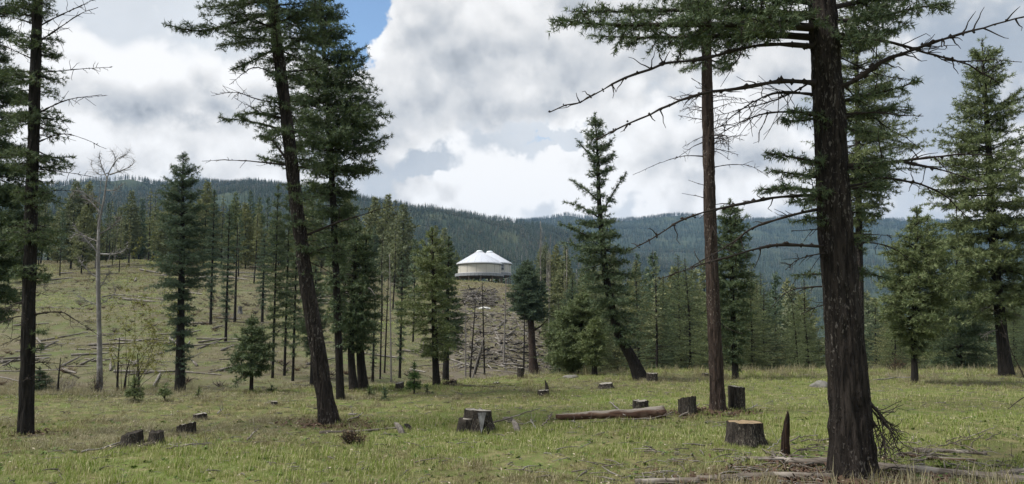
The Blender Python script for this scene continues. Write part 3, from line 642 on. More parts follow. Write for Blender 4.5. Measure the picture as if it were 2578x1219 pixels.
fir((832, 1070), [(832, 1070), (800, 880), (770, 700), (745, 500), (715, 250), (692, 60), (684, -60), (672, -350), (664, -560)], [22, 18, 16.5, 15.5, 14, 12.5, 11.5, 7, 1.5],
    [(-560, 8, 8), (-350, 70, 70), (-150, 130, 110), (0, 170, 120), (90, 175, 140), (140, 110, 135), (190, 25, 120), (240, 18, 100), (280, 95, 110), (320, 110, 110), (370, 70, 100), (410, 35, 90), (470, 18, 80), (560, 15, 70), (640, 12, 50), (690, 4, 20)],
    'large leaning fir with scaly grey flecked trunk in the left foreground', lod=0, per_m=30, twf=0.45,
    boughs=[([(690, 30), (600, 55), (500, 78), (418, 62)], -0.9, 60), ([(690, 100), (620, 105), (545, 118)], .3, 55), ([(692, 0), (610, 10), (500, 20)], .5, 55), ([(698, 120), (640, 150), (585, 175)], -.3, 40),
            ([(718, 330), (650, 310), (552, 296)], -.4, 38), ([(722, 300), (650, 285), (590, 290)], .5, 36), ([(735, 420), (690, 405), (655, 395)], .3, 30), ([(700, 60), (760, 30), (835, 20)], -.4, 55), ([(700, 130), (770, 95), (840, 75)], .5, 45),
            ([(775, 640), (840, 620), (880, 640)], .4, 30), ([(720, 400), (680, 350), (640, 345)], .6, 30)],
    dead=[([(705, 195), (640, 170), (575, 215)], -.2, 2.4, 8, .3), ([(716, 262), (650, 250), (600, 232), (545, 236)], -.3, 3, 12, .35), ([(722, 290), (660, 282), (600, 246)], .2, 2.2, 8, .3),
          ([(735, 418), (650, 408), (580, 402), (512, 400)], -.3, 3.0, 6, .2), ([(772, 592), (850, 562), (920, 542), (992, 521)], -.3, 4.2, 6, .3), ([(780, 660), (840, 690), (880, 720)], .2, 2, 4, .2),
          ([(718, 180), (760, 178), (800, 172)], .2, 4, 3, .2)], auto_dead=(8, 640, 900, 15, 45), sides=26, rough=0.09)
fir((858, 1003), [(858, 1003), (850, 800), (838, 500), (820, 200), (806, 0), (798, -140)], [10, 9, 8, 6, 3.5, 1],
    [(-140, 4, 4), (-40, 40, 40), (60, 60, 55), (130, 75, 85), (200, 90, 118), (280, 95, 145), (340, 95, 140), (400, 90, 100), (440, 85, 112), (520, 70, 62), (570, 48, 44), (640, 26, 24), (740, 18, 16), (830, 12, 12), (880, 6, 6)],
    'broad fir standing just behind the leaning fir, crown spreading right of it', lod=1, per_m=40, bark='bark_dark', densf=1.2, sizef=.9, auto_dead=(8, 860, 980, 15, 40))
fir((893, 986), [(893, 986), (886, 930), (884, 850), (892, 700), (898, 556)], [11, 9, 8, 5, 1],
    [(556, 4, 4), (600, 26, 26), (660, 50, 44), (740, 66, 52), (810, 64, 56), (850, 46, 44), (880, 12, 14)],
    'dark dense fir of the close pair right of the leaning fir', lod=1, per_m=44, bark='bark_dark', densf=1.2, sizef=.9)
fir((917, 984), [(917, 984), (908, 900), (908, 800), (916, 680), (924, 585)], [12, 10, 8.5, 5, 1],
    [(585, 4, 4), (640, 30, 32), (700, 44, 46), (760, 52, 56), (820, 48, 56), (860, 26, 40), (885, 8, 12)],
    'dark fir with thick bare lower trunk, right tree of the close pair', lod=1, per_m=44, bark='bark_dark', densf=1.2, sizef=.9, dead=[([(905, 700), (870, 690), (850, 705)], -1.0, 1.6, 4, .3), ([(905, 740), (930, 725), (950, 745)], -1.2, 1.6, 4, .3), ([(900, 670), (880, 650), (860, 655)], -1.2, 1.4, 4, .3), ([(905, 775), (870, 770), (845, 780)], -1.2, 1.4, 4, .3)], deadmat='twig_grey')
fir((1100, 974), [(1100, 974), (1096, 900), (1092, 760), (1088, 576)], [9, 8, 6, 1],
    [(576, 4, 4), (610, 34, 26), (660, 54, 38), (720, 72, 50), (800, 78, 66), (850, 72, 70), (880, 50, 54), (905, 10, 14)],
    'green fir with twin trunk neighbour left of the yurt slope', lod=1, per_m=30, fol='fir_lit', bark='bark_dark', densf=1.2, sizef=.9, var=(.45, 1.15))
fir((1121, 966), [(1121, 966), (1124, 880), (1126, 760), (1130, 596)], [8, 7, 5, 1],
    [(596, 3, 3), (640, 24, 14), (700, 34, 26), (760, 40, 38), (830, 42, 44), (870, 28, 32), (890, 8, 10)],
    'fir behind the green fir left of the yurt slope, second of the two', lod=1, per_m=34, fol='fir', bark='bark_dark', densf=1.3)
fir((1345, 947), [(1345, 947), (1340, 880), (1336, 800), (1328, 740), (1328, 656)], [12, 9, 8, 5, 1],
    [(656, 4, 4), (680, 24, 26), (710, 38, 38), (745, 46, 46), (775, 48, 44), (795, 20, 36), (805, 5, 5)],
    'round topped pine with bare reddish trunk in front of the yurt slope', name='pine_tree', lod=1, per_m=60, fol='fir_blue', bark='bark_red', densf=1.6, sizef=.9, dead=[([(1342, 832), (1360, 822), (1378, 802)], .1, 4, 2, .2), ([(1343, 880), (1370, 872), (1398, 870)], -.1, 1.6, 5, .2)], auto_dead=(6, 800, 900, 15, 40))
fir((1618, 957), [(1618, 957), (1592, 905), (1562, 850), (1546, 800), (1526, 700), (1516, 600), (1508, 500), (1505, 400), (1498, 288)], [17, 13, 11, 10, 8.5, 7, 5.5, 3.5, 1],
    [(288, 6, 8), (310, 22, 14), (340, 34, 22), (365, 30, 30), (390, 22, 42), (415, 22, 42), (440, 26, 36), (462, 14, 14), (490, 14, 12), (520, 22, 16), (550, 38, 28), (580, 68, 44), (610, 84, 56), (660, 78, 70), (700, 62, 82), (760, 54, 88), (810, 44, 82), (850, 24, 66), (880, 6, 40)],
    'crooked fir with bent base and open irregular top at the far meadow edge', lod=1, per_m=30, fol='fir', bark='bark_dark', densf=1.2, sizef=.9, e_top=0.9,
    boughs=[([(1510, 545), (1536, 500), (1560, 460), (1578, 434)], .1, 26), ([(1506, 505), (1475, 478), (1438, 454)], .1, 26), ([(1508, 548), (1465, 522), (1420, 508)], .2, 24), ([(1503, 405), (1476, 380), (1449, 350)], 0, 20), ([(1504, 390), (1530, 365), (1546, 345)], .1, 18), ([(1516, 605), (1460, 585), (1405, 560)], .2, 34), ([(1516, 640), (1460, 620), (1412, 610)], -.3, 30)])
fir((1440, 943), [(1440, 943), (1446, 880), (1462, 820), (1468, 740)], [6, 5, 3.5, 1],
    [(740, 5, 5), (775, 42, 40), (815, 66, 58), (855, 74, 72), (885, 62, 70), (910, 36, 36), (928, 6, 6)],
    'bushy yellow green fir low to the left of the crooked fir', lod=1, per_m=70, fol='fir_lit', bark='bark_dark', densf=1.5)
fir((1497, 946), [(1497, 946), (1496, 900), (1497, 850), (1502, 800)], [7, 5, 4, 1],
    [(800, 5, 5), (830, 26, 24), (870, 36, 30), (905, 24, 20), (918, 5, 5)],
    'small shaded fir between the bushy fir and the crooked fir', lod=1, per_m=70, fol='fir_lit', bark='bark_dark', densf=1.3)
fir((1440, 900), [(1440, 900), (1440, 800), (1441, 700)], [5, 4, 1], [(700, 2, 2), (730, 14, 14), (770, 26, 26), (800, 30, 30), (840, 10, 10)],
    'narrow dark fir spire behind the bushy yellow green fir', Y=44, lod=1, per_m=26, fol='fir_blue', bark='bark_dark')
fir((1808, 1043), [(1808, 1043), (1797, 800), (1788, 550), (1782, 300), (1778, 90), (1774, -100), (1770, -420)], [17.5, 15.8, 15, 13.8, 12.5, 10, 2],
    [(-420, 8, 8), (-200, 80, 80), (-40, 110, 110), (40, 100, 100), (95, 60, 60), (125, 6, 6)],
    'tall bare reddish trunk pine standing by the tall cut stump', name='pine_tree', lod=0, per_m=24, bark='bark_red', fol='fir', sides=24,
    boughs=[([(1782, 140), (1740, 150), (1692, 158)], .3, 30), ([(1782, 150), (1745, 168), (1712, 178)], -.3, 26), ([(1784, 150), (1820, 160), (1852, 158)], .2, 28), ([(1784, 160), (1815, 175), (1840, 172)], .4, 20)],
    dead=[([(1778, 394), (1720, 393), (1660, 412), (1596, 440)], .2, 2.0, 2, .2), ([(1792, 422), (1840, 415), (1890, 418), (1935, 445)], .1, 2.0, 6, .25), ([(1788, 470), (1760, 462), (1735, 452)], 0, 1.6, 0), ([(1788, 505), (1760, 495), (1718, 488)], 0, 1.6, 0),
          ([(1793, 350), (1830, 345), (1831, 400)], 0, 2.2, 6, .12), ([(1797, 800), (1830, 825), (1868, 840)], -.2, 2.0, 1, .1), ([(1786, 620), (1795, 650), (1806, 700)], -.3, 2.0, 2, .1), ([(1786, 555), (1796, 575), (1803, 595)], -.3, 2.0, 1, .1)],
    auto_dead=(30, 215, 380, 45, 120), rough=0.05, flare=.45)
fir((2152, 1203), [(2152, 1203), (2142, 1080), (2130, 900), (2115, 720), (2103, 560), (2090, 330), (2076, 100), (2064, -100), (2050, -500), (2042, -800)], [46, 46, 44, 41, 39.5, 38, 35, 31, 17, 4],
    [(-800, 20, 20), (-500, 180, 180), (-250, 320, 300), (-100, 360, 320), (-40, 60, 60)],
    'huge dark fir with thick flaking trunk in the right foreground', lod=0, per_m=12, sides=44, flare=.32, rough=.10, maxtw=.5,
    boughs=[([(2060, 70), (1900, 62), (1700, 62), (1520, 62), (1385, 48)], -1.2, 125), ([(2060, 40), (1900, 30), (1720, 25), (1560, 30), (1430, 28)], .2, 120), ([(2060, 95), (1930, 88), (1780, 92), (1620, 95), (1480, 90)], .7, 105), ([(2060, 10), (1930, -10), (1780, -20), (1600, -15)], -.5, 130), ([(2060, 40), (1960, 55), (1880, 45)], -1.0, 90),
            ([(2095, 55), (2200, 45), (2300, 22), (2395, 5)], -.8, 100), ([(2095, 85), (2180, 90), (2270, 70)], .5, 70), ([(2095, 20), (2190, 0), (2300, -20), (2380, -30)], .6, 100), ([(2095, 100), (2160, 95), (2230, 105)], -.7, 60),
            ([(2100, 260), (2180, 240), (2250, 225), (2315, 203)], -.5, 58), ([(2105, 300), (2180, 285), (2290, 275)], .3, 55), ([(2105, 320), (2170, 330), (2235, 335)], -.4, 46), ([(2085, 300), (2030, 285), (1985, 275)], -.4, 45), ([(2085, 290), (2010, 305), (1960, 300)], .5, 34),
            ([(2095, 420), (2020, 400), (1925, 384)], -.4, 46), ([(2098, 455), (2020, 440), (1940, 430)], .4, 52), ([(2100, 490), (2010, 475), (1910, 478)], -.5, 55), ([(2100, 505), (2040, 500), (1985, 510)], .5, 44), ([(2104, 560), (2050, 548), (1995, 560)], -.2, 30),
            ([(2108, 430), (2190, 420), (2280, 402)], -.5, 52), ([(2110, 460), (2180, 445), (2250, 440)], .4, 50), ([(2112, 480), (2190, 470), (2240, 478)], -.3, 40), ([(2115, 540), (2170, 535), (2215, 545)], .3, 26), ([(2117, 610), (2160, 600), (2205, 598)], -.2, 24), ([(2118, 690), (2170, 688), (2235, 700)], .2, 28), ([(2120, 695), (2070, 690), (2005, 692)], .2, 28)],
    dead=[([(2062, 118), (1960, 112), (1870, 122), (1780, 150), (1680, 162), (1600, 195), (1530, 230), (1470, 262), (1395, 280)], -1.2, 8, 14, .45), ([(2078, 212), (1980, 205), (1880, 222), (1780, 240), (1690, 275), (1590, 320), (1505, 362)], -.6, 8.5, 8, .4), ([(2075, 240), (1950, 235), (1860, 280), (1800, 330)], .6, 6, 14, .5),
          ([(2080, 285), (1960, 285), (1880, 305), (1805, 350)], .9, 5, 12, .45), ([(2085, 180), (1980, 240), (1880, 270), (1800, 290)], 1.0, 4, 14, .5),
          ([(2098, 492), (1980, 496), (1880, 512), (1780, 532), (1700, 562), (1630, 602), (1575, 632)], -.7, 7.5, 8, .35), ([(2098, 520), (2000, 540), (1900, 575), (1820, 625), (1735, 668)], .5, 6.5, 9, .35), ([(2110, 624), (2000, 617), (1930, 620), (1850, 640), (1760, 668), (1660, 706)], -.5, 6.5, 5, .3),
          ([(2115, 722), (2050, 722), (1990, 732), (1935, 776)], .3, 3.6, 5, .25), ([(2112, 640), (2060, 640), (2010, 655), (1978, 682)], -.3, 3.6, 10, .25), ([(2108, 560), (2060, 575), (1995, 582)], -.2, 3, 6, .2), ([(2118, 765), (2070, 770), (2020, 795)], .2, 3, 5, .2),
          ([(2085, 225), (2140, 210), (2228, 155), (2308, 128), (2379, 103), (2504, 70), (2620, 42)], -.8, 9.5, 10, .45), ([(2080, 122), (2140, 112), (2213, 103), (2288, 123), (2369, 150), (2429, 173), (2510, 222)], -.5, 7, 12, .4), ([(2370, 150), (2430, 155), (2500, 152), (2570, 158)], -.7, 3, 5, .3),
          ([(2098, 420), (2180, 415), (2278, 405), (2394, 390), (2490, 388)], -.6, 8, 8, .35), ([(2278, 408), (2368, 430), (2459, 462)], -.5, 5, 7, .3), ([(2102, 475), (2180, 462), (2228, 450), (2308, 465), (2379, 500), (2425, 545)], .3, 6, 9, .35), ([(2095, 290), (2200, 283), (2324, 291)], -.4, 4.5, 5, .25),
          ([(2095, 135), (2190, 180), (2290, 210)], .5, 3, 8, .4), ([(2095, 180), (2200, 290), (2330, 370)], .6, 3.4, 10, .4), ([(2115, 618), (2190, 612), (2250, 630), (2300, 668)], .3, 4, 6, .3), ([(2112, 585), (2190, 590), (2240, 595)], .2, 2.6, 4, .2),
          ([(2190, 1015), (2215, 1045), (2240, 1085), (2262, 1140)], -.25, 5, 14, .35), ([(2192, 1030), (2225, 1065), (2275, 1120)], -.1, 3.6, 12, .3), ([(2190, 1040), (2205, 1090), (2215, 1150)], -.3, 3.6, 10, .3), ([(2188, 1010), (2225, 1050), (2268, 1100)], .2, 3, 12, .3), ([(2192, 1050), (2230, 1110), (2250, 1160)], -.4, 3, 12, .3), ([(2190, 1025), (2212, 1060), (2232, 1150)], .1, 2.6, 12, .25)])
fir((2166, 952), [(2166, 952), (2164, 700), (2160, 400), (2156, 150), (2150, 20), (2146, -80)], [10, 9, 7, 5, 3, 1],
    [(-80, 4, 4), (0, 40, 40), (90, 70, 70), (180, 90, 100), (260, 110, 110), (340, 170, 165), (400, 150, 150), (460, 120, 110), (540, 80, 80), (600, 30, 40), (640, 8, 8)],
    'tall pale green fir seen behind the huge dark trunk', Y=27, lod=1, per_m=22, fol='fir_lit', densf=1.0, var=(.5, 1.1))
fir((2535, 947), [(2535, 947), (2516, 780), (2499, 580), (2490, 400), (2481, 250), (2472, 100)], [15, 12, 10, 8, 5, 1],
    [(100, 5, 5), (130, 34, 34), (180, 52, 50), (230, 56, 66), (290, 84, 92), (360, 108, 108), (420, 110, 112), (450, 140, 118), (500, 150, 120), (530, 120, 120), (580, 110, 115), (640, 118, 115), (700, 125, 110), (750, 100, 90), (800, 30, 40)],
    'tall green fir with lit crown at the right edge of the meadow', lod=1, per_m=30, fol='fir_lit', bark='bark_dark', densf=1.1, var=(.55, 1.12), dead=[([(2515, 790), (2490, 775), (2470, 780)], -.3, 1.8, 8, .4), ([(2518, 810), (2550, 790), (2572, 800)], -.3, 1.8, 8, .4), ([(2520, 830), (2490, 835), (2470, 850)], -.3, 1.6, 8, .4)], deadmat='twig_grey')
fir((2303, 966), [(2303, 966), (2301, 850), (2304, 700), (2308, 524)], [8, 6.5, 5, 1],
    [(524, 3, 3), (560, 34, 36), (610, 62, 68), (660, 76, 88), (720, 88, 104), (770, 90, 104), (820, 70, 86), (860, 30, 40), (900, 9, 9)],
    'mid sized green fir with scruffy lower trunk right of the huge trunk', lod=1, per_m=46, fol='fir_lit', bark='bark_dark', densf=1.15, sizef=.95, auto_dead=(10, 820, 920, 12, 30))
fir((2415, 945), [(2415, 945), (2412, 800), (2408, 560)], [7, 6, 1], [(545, 3, 3), (620, 48, 48), (700, 72, 72), (780, 86, 80), (860, 84, 76), (910, 56, 56), (935, 6, 6)],
    'low branched fir between the two right hand firs', Y=30, lod=1, per_m=24, fol='fir', bark='bark_dark', densf=1.2)
fir((1852, 955), [(1852, 955), (1848, 850), (1842, 700), (1838, 505)], [8, 7, 5, 1],
    [(505, 3, 3), (540, 28, 36), (600, 40, 44), (680, 46, 50), (760, 48, 48), (850, 40, 36), (910, 14, 16), (935, 5, 5)],
    'slender fir directly behind the bare reddish trunk', lod=1, per_m=36, fol='fir', bark='bark_dark', densf=1.3)
fir((453, 993), [(453, 993), (455, 800), (459, 600), (461, 384)], [12, 9, 6, 1],
    [(384, 4, 4), (420, 28, 32), (470, 44, 46), (540, 54, 54), (600, 66, 62), (650, 70, 72), (690, 74, 72), (720, 64, 60), (745, 40, 32), (790, 34, 28), (850, 30, 26), (900, 26, 22), (945, 14, 14), (965, 4, 4)],
    'symmetrical blue green fir standing alone at the foot of the left slope', lod=1, per_m=28, var=(.45, 1.2), fol='fir_blue', bark='bark_dark', densf=1.2, sizef=.9, auto_dead=(10, 780, 940, 15, 45))
fir((632, 990), [(632, 990), (634, 930), (634, 798)], [5, 4, 1], [(798, 2, 2), (830, 22, 24), (870, 42, 42), (905, 54, 54), (925, 50, 50), (942, 16, 16)],
    'small cone shaped fir with bare stem on the grassy slope', lod=1, per_m=90, fol='fir', densf=1.5, sizef=.8)
fir((787, 980), [(787, 980), (788, 900), (792, 780), (796, 660)], [7, 6, 4, 1], [(660, 3, 3), (720, 30, 28), (780, 40, 34), (830, 44, 30), (880, 26, 22), (900, 5, 5)],
    'shaded fir tucked behind the trunk of the leaning fir', lod=1, per_m=36, fol='fir', bark='bark_dark')
thin = [(568, 862, 518, 24, 'slim fir with feathery column of needles on the left slope'), (530, 818, 478, 20, 'thin fir with bare lower stem left of the slim feathery fir'), (591, 812, 560, 9, 'leaning bare pole beside the slim feathery fir'),
        (660, 812, 590, 24, 'thin grey green fir with wide low crown on the left slope'), (686, 952, 466, 30, 'spindly tall fir left of the leaning fir, nearest its trunk but two'), (716, 946, 440, 30, 'spindly tall fir left of the leaning fir, middle of three'), (737, 959, 495, 28, 'spindly tall fir whose stem touches the leaning fir'),
        (938, 962, 760, 12, 'dark scrubby pole fir right of the close pair'), (1006, 952, 640, 16, 'tall thin bare fir pole between the pair and the green fir')]
for px, py, top, hw, lb in thin:
    h = py - top; bare = hw < 14
    ol = [(top, 2, 2), (top + h * .15, hw * .5, hw * .5), (top + h * .4, hw, hw), (top + h * .6, hw * .8, hw * .8), (top + h * .8, hw * .4, hw * .4), (top + h * .88, 2, 2)]
    fir((px, py), [(px, py), (px + h * .012, py - h * .4), (px + h * .03, top)], [3.6, 2.6, 0.7], None if hw < 10 else ol, lb, lod=1, per_m=26 if hw > 14 else 16, fol='fir_blue' if hw < 25 else 'fir', bark='bark_dark', densf=.9,
        auto_dead=(14, top + h * .3, py - h * .1, 6, 22), sides=10, flare=.2)

M['dead_pale'] = mat_wood('bleached_dead_wood', (0.13, 0.123, 0.117), (0.235, 0.225, 0.215), (0.33, 0.32, 0.31), (40, 40, 3))
# dead grey tree and thin dead poles
def dead_tree(spine, rads, dead, label, name='dead_tree', Y=None, group=None, mat='deadwood', nt=(10, .4)):
    TREE_N[0] += 1; R = np.random.default_rng(900 + TREE_N[0])
    base = GP(*spine[0]) if Y is None else GY(spine[0][0], Y); Y = base[1]; k = Y / F
    root = empty(name, base, label, 'tree', group); BASES.append((base, rads[0] * k))
    sp = catmull([base - [0, 0, .1]] + [P(x, y, Y) for x, y in spine[1:]], 30)
    rad = np.interp(np.linspace(0, 1, 30), np.linspace(0, 1, len(rads)), rads) * k
    mb = MB(); trunk_mesh(mb, sp - base, rad, 12, .25, seed=TREE_N[0]); mb.obj('trunk', M[mat], root)
    for d in dead:
        dead_branch(root, base, px_line(d[0], Y, Y + d[1]), d[2] * k * (0.85 if len(dead) > 10 else 1.0), R, M[mat], nt[0], nt[1], 0, name='branch')
    return root
dead_tree([(252, 992), (250, 850), (247, 700), (248, 600), (250, 560), (262, 500), (272, 440), (296, 400), (318, 388)], [7.5, 6.5, 5.5, 5.2, 4.8, 3.6, 2.5, 1.6, .6],
    [([(248, 640), (228, 615), (200, 590), (178, 560)], -.4, 3), ([(249, 610), (225, 600), (195, 590), (180, 605)], .3, 2.6), ([(250, 590), (280, 572), (300, 550), (285, 548)], .3, 3), ([(252, 640), (290, 640), (318, 628), (322, 610)], -.3, 3), ([(256, 540), (235, 515), (205, 490), (190, 470)], .2, 3),
     ([(258, 520), (228, 498), (196, 480), (176, 500)], -.3, 2.2), ([(264, 480), (290, 478), (308, 465)], -.2, 2), ([(270, 450), (256, 420), (250, 395), (252, 380)], .1, 2.4), ([(276, 440), (300, 432), (330, 420), (340, 404)], -.1, 2.4), ([(286, 420), (290, 400), (284, 378)], .1, 1.8), ([(300, 400), (318, 390), (328, 376)], 0, 1.4), ([(272, 436), (254, 440), (235, 425), (232, 400)], .2, 1.6),
     ([(248, 700), (225, 685), (205, 660), (196, 640)], .2, 2.4), ([(247, 770), (215, 755), (185, 735)], -.2, 1.8), ([(250, 768), (275, 752), (290, 735), (286, 720)], -.1, 1.8), ([(248, 730), (268, 700), (276, 680)], .1, 2.2)],
    'bare silver grey dead tree with twisted branches on the left slope', nt=(22, .6), mat='dead_pale')
poles = [(957, 955, 690), (985, 962, 640), (968, 940, 700), (1172, 950, 770), (1183, 952, 760), (1188, 953, 850), (1220, 946, 710), (1268, 918, 700), (1318, 948, 790), (1334, 930, 800), (1195, 945, 865)]
for q, (px, py, top) in enumerate(poles):
    h = py - top; lean = [6, -4, 10, 0, 14, 30, -6, 6, 3, -3, 22][q]
    dead_tree([(px, py), (px + lean * .5, py - h * .5), (px + lean, top)], [2.3, 1.8, .8], [([(px + lean * u, py - h * u), (px + lean * u + s * 12, py - h * u - 6), (px + lean * u + s * 24, py - h * u + 4)], .2 * s, .8) for u, s in ((.3, 1), (.45, -1), (.55, 1), (.65, -1), (.75, 1), (.85, -1))],
        'thin bare dead pole standing below the yurt slope', 'dead_pole', group='dead poles below the yurt slope', mat='twig_grey' if q % 2 else 'bark_dark', nt=(3, .25))

# saplings and shrubs
def sapling(px, py, top, hw, label, fol='sapling', group=None):
    h = py - top
    fir((px, py), [(px, py), (px, py - h * .5), (px, top)], [2, 1.5, .5], [(top, 1, 1), (top + h * .25, hw * .5, hw * .5), (top + h * .55, hw * .95, hw * .9), (top + h * .8, hw, hw), (top + h * .92, hw * .3, hw * .3)], label, name='fir_sapling', group=group, cat='sapling',
        lod=1, per_m=130, fol=fol, densf=1.6, sizef=.6, sides=8)
sapling(1043, 992, 918, 17, 'bright green knee high fir sapling in the middle of the meadow edge')
sapling(969, 1005, 978, 13, 'tiny dark fir seedling left of the bright green sapling', 'fir')
sapling(1075, 993, 972, 14, 'low fir seedling right of the bright green sapling', 'fir')
sapling(415, 1012, 972, 20, 'low bushy fir sapling left of the symmetrical fir', 'fir_lit')
sapling(339, 1014, 950, 22, 'sparse olive fir sapling near the dead grey tree', 'fir_lit')
sapling(500, 1006, 978, 13, 'small fir seedling right of the symmetrical fir', 'fir_lit')
sapling(683, 990, 972, 10, 'small fir seedling beside the small cone shaped fir', 'fir')
sapling(930, 996, 972, 12, 'small fir seedling below the close pair of firs', 'fir_lit')
sapling(100, 985, 925, 26, 'dark shrubby fir sapling right of the left edge trunk', 'fir')

def shrub(px, py, w_, h_, label, leaf, stems=16, leaves=400, size=.05, wood='twig', leafw=.4, name='shrub'):
    TREE_N[0] += 1; R = np.random.default_rng(500 + TREE_N[0]); base = GP(px, py); k = base[1] / F
    root = empty(name, base, label, 'shrub')
    W, Hh = w_ * k / 2, h_ * k
    a = R.uniform(0, 2 * math.pi, stems); r = np.sqrt(R.random(stems)) * W; top = np.stack([np.cos(a) * r, np.sin(a) * r, Hh * R.uniform(.6, 1.05, stems) * np.sqrt(np.clip(1.1 - (r / W) ** 2, 0.1, 1))], 1)
    b0 = top * [.25, .25, 0]; s = np.linspace(0, 1, 6)[None, :, None]
    path = b0[:, None] + (top - b0)[:, None] * s + R.normal(0, .05, (stems, 6, 3)) * Hh * s
    mb = MB(); tubes(mb, path, np.full(stems, .005 + .0022 * Hh), np.full(stems, .002), 4)
    sub = []
    for q in range(4):
        st = path[:, 2 + q % 4 if 2 + q % 4 < 6 else 5]; d = R.normal(0, .35, (stems, 3)) * Hh * .5 + [0, 0, .15 * Hh]
        sub.append(st[:, None] + d[:, None] * np.linspace(0, 1, 6)[None, :, None])
    sub = np.concatenate(sub); tubes(mb, sub, np.full(len(sub), .004), np.full(len(sub), .0015), 3); mb.obj('stems', M[wood], root)
    if leaves:
        allp = np.concatenate([path[:, 2:], sub[:, 2:, :]], 0) if path[:, 2:].shape[1] == sub[:, 2:].shape[1] else sub
        pts = allp.reshape(-1, 3); pp = pts[R.integers(0, len(pts), leaves)] + R.normal(0, size, (leaves, 3))
        mb = MB(); needles(mb, pp, norm(R.normal(size=(leaves, 3)) + [0, 0, .3]), size * R.uniform(.6, 1.3, leaves), 2, leafw, .7, R, 0); mb.obj('foliage', M[leaf], root)
    return root
shrub(885, 1118, 62, 34, 'reddish brown leafless shrub on the meadow below the leaning fir', 'dryshrub', 46, 260, .03, 'twig')
shrub(320, 985, 190, 290, 'airy yellow green willow shrub right of the dead grey tree', 'willow', 15, 4200, .05, 'twig_mid', .6, 'willow_shrub')
shrub(240, 993, 46, 62, 'dark twiggy shrub at the foot of the dead grey tree', 'dryshrub', 34, 200, .04)
shrub(1128, 975, 36, 16, 'low dark twiggy shrub near the meadow edge', 'dryshrub', 24, 60, .03)
shrub(160, 985, 80, 40, 'pale brown brush clump by the left gully', 'dryshrub', 40, 300, .04, 'twig_grey')
shrub(2255, 935, 60, 40, 'dark upright brush behind the far meadow edge', 'dryshrub', 30, 150, .04)
for px, py, top, lean in ((295, 985, 850, 6), (312, 982, 905, 14), (350, 978, 890, -4), (145, 990, 900, 8)):
    h = py - top; dead_tree([(px, py), (px + lean * .4, py - h * .5), (px + lean, top)], [3, 2, .8], [([(px + lean * u, py - h * u), (px + lean * u + s * 8, py - h * u - 10), (px + lean * u + s * 14, py - h * u - 24)], .1, .8) for u, s in ((.4, 1), (.6, -1), (.75, 1))],
        'thin charred stem standing in the left gully', 'dead_tree', group='charred stems in the left gully', mat='bark_dark', nt=(3, .2))
# ------------------------------------------------------------------ stumps
def stump(px, py, w_, h_, label, cut='cut', bark='stump', tilt=(0, 0), flare=.35, sink=.05, seed=0, spike=None, name='tree_stump', Y=None):
    R = np.random.default_rng(seed + int(px)); base = GP(px, py) if Y is None else GY(px, Y); k = base[1] / F
    r = .9 * w_ * k / 2 / (1 + flare * .35); h = h_ * k; root = empty(name, base, label, 'stump'); BASES.append((base, r))
    ns, nr = 26, 9; ph = np.arange(ns) * 2 * math.pi / ns; zs = np.linspace(-.08, h, nr)
    q = np.stack([np.cos(ph) * 2.3, np.sin(ph) * 2.3, np.full(ns, seed * 3.7 + px * .01)], 1); lob = 1 + .10 * fbm(q, 3, seed)
    rows = []
    for z in zs:
        u = max(z, 0) / h; rad = r * lob * (1 + flare * (1 - u) ** 2.2 * (.6 + .8 * np.abs(np.sin(ph * 2.5 + seed))))
        rad = rad * (1 + .035 * vnoise(np.stack([np.cos(ph) * 9, np.sin(ph) * 9, np.full(ns, z / r * 2)], 1), seed + 3))
        zz = z + u * (tilt[0] * np.cos(ph) + tilt[1] * np.sin(ph)) * rad + (u > .99) * R.normal(0, .006, ns)
        rows.append(np.stack([rad * np.cos(ph), rad * np.sin(ph), zz], 1))
    v = np.array(rows); i = np.arange(nr - 1)[:, None] * ns; j = np.arange(ns)[None]; j2 = (j + 1) % ns
    mb = MB(); mb.add(v.reshape(-1, 3), quads(np.stack([i + j, i + j2, i + ns + j2, i + ns + j], -1).reshape(-1, 4)), 0, True); mb.obj('bark', M[bark], root)
    t_ = v[-1]; c = t_.mean(0); rings = [t_ * [.97, .97, 1] + [0, 0, -.004], c + (t_ - c) * .62 + R.normal(0, .004, t_.shape) * [0, 0, 1], c + (t_ - c) * .3 + R.normal(0, .004, t_.shape) * [0, 0, 1]]
    vv = np.vstack(rings + [c[None]]); i = np.arange(2)[:, None] * ns
    f = np.vstack([quads(np.stack([i + j, i + j2, i + ns + j2, i + ns + j], -1).reshape(-1, 4)), np.stack([2 * ns + np.arange(ns), 2 * ns + (np.arange(ns) + 1) % ns, np.full(ns, 3 * ns)], 1)])
    mb = MB(); mb.add(vv, f, 0, True); mb.obj('cut_face', M[cut], root)
    if spike:                                                             # torn hinge wood left standing on the cut
        a, wd, hh = spike; mb = MB(); p = c + np.array([math.cos(a), math.sin(a), 0]) * r * .8
        pts = np.array([p + [0, 0, -h * .5], p + [0, 0, hh * .3], p + [-.02, 0, hh * .7], p + [-.04, 0, hh]])
        tube(mb, catmull(pts, 8), np.array([1, 1, .95, .85, .7, .5, .3, .08]) * wd, 7); mb.obj('splinter', M[bark], root)
    return root
stump(332, 1128, 58, 36, 'low mossy stump left of the forked flared stump', 'stump', tilt=(.2, .1), flare=.3, seed=1)
stump(392, 1126, 44, 36, 'flared stump with leaning sides among cut branches', 'stump', tilt=(.05, .1), flare=.55, seed=2)
stump(470, 1090, 50, 26, 'weathered stump with a sloping cut in the left meadow', 'cut_grey', tilt=(.25, -.1), flare=.1, seed=3)
stump(503, 1054, 40, 15, 'small flat pale topped stump uphill of the sloping stump', 'cut_grey', tilt=(.12, 0), flare=.15, seed=4)
stump(690, 1021, 19, 9, 'tiny low stump left of the leaning fir', 'cut_grey', seed=5)
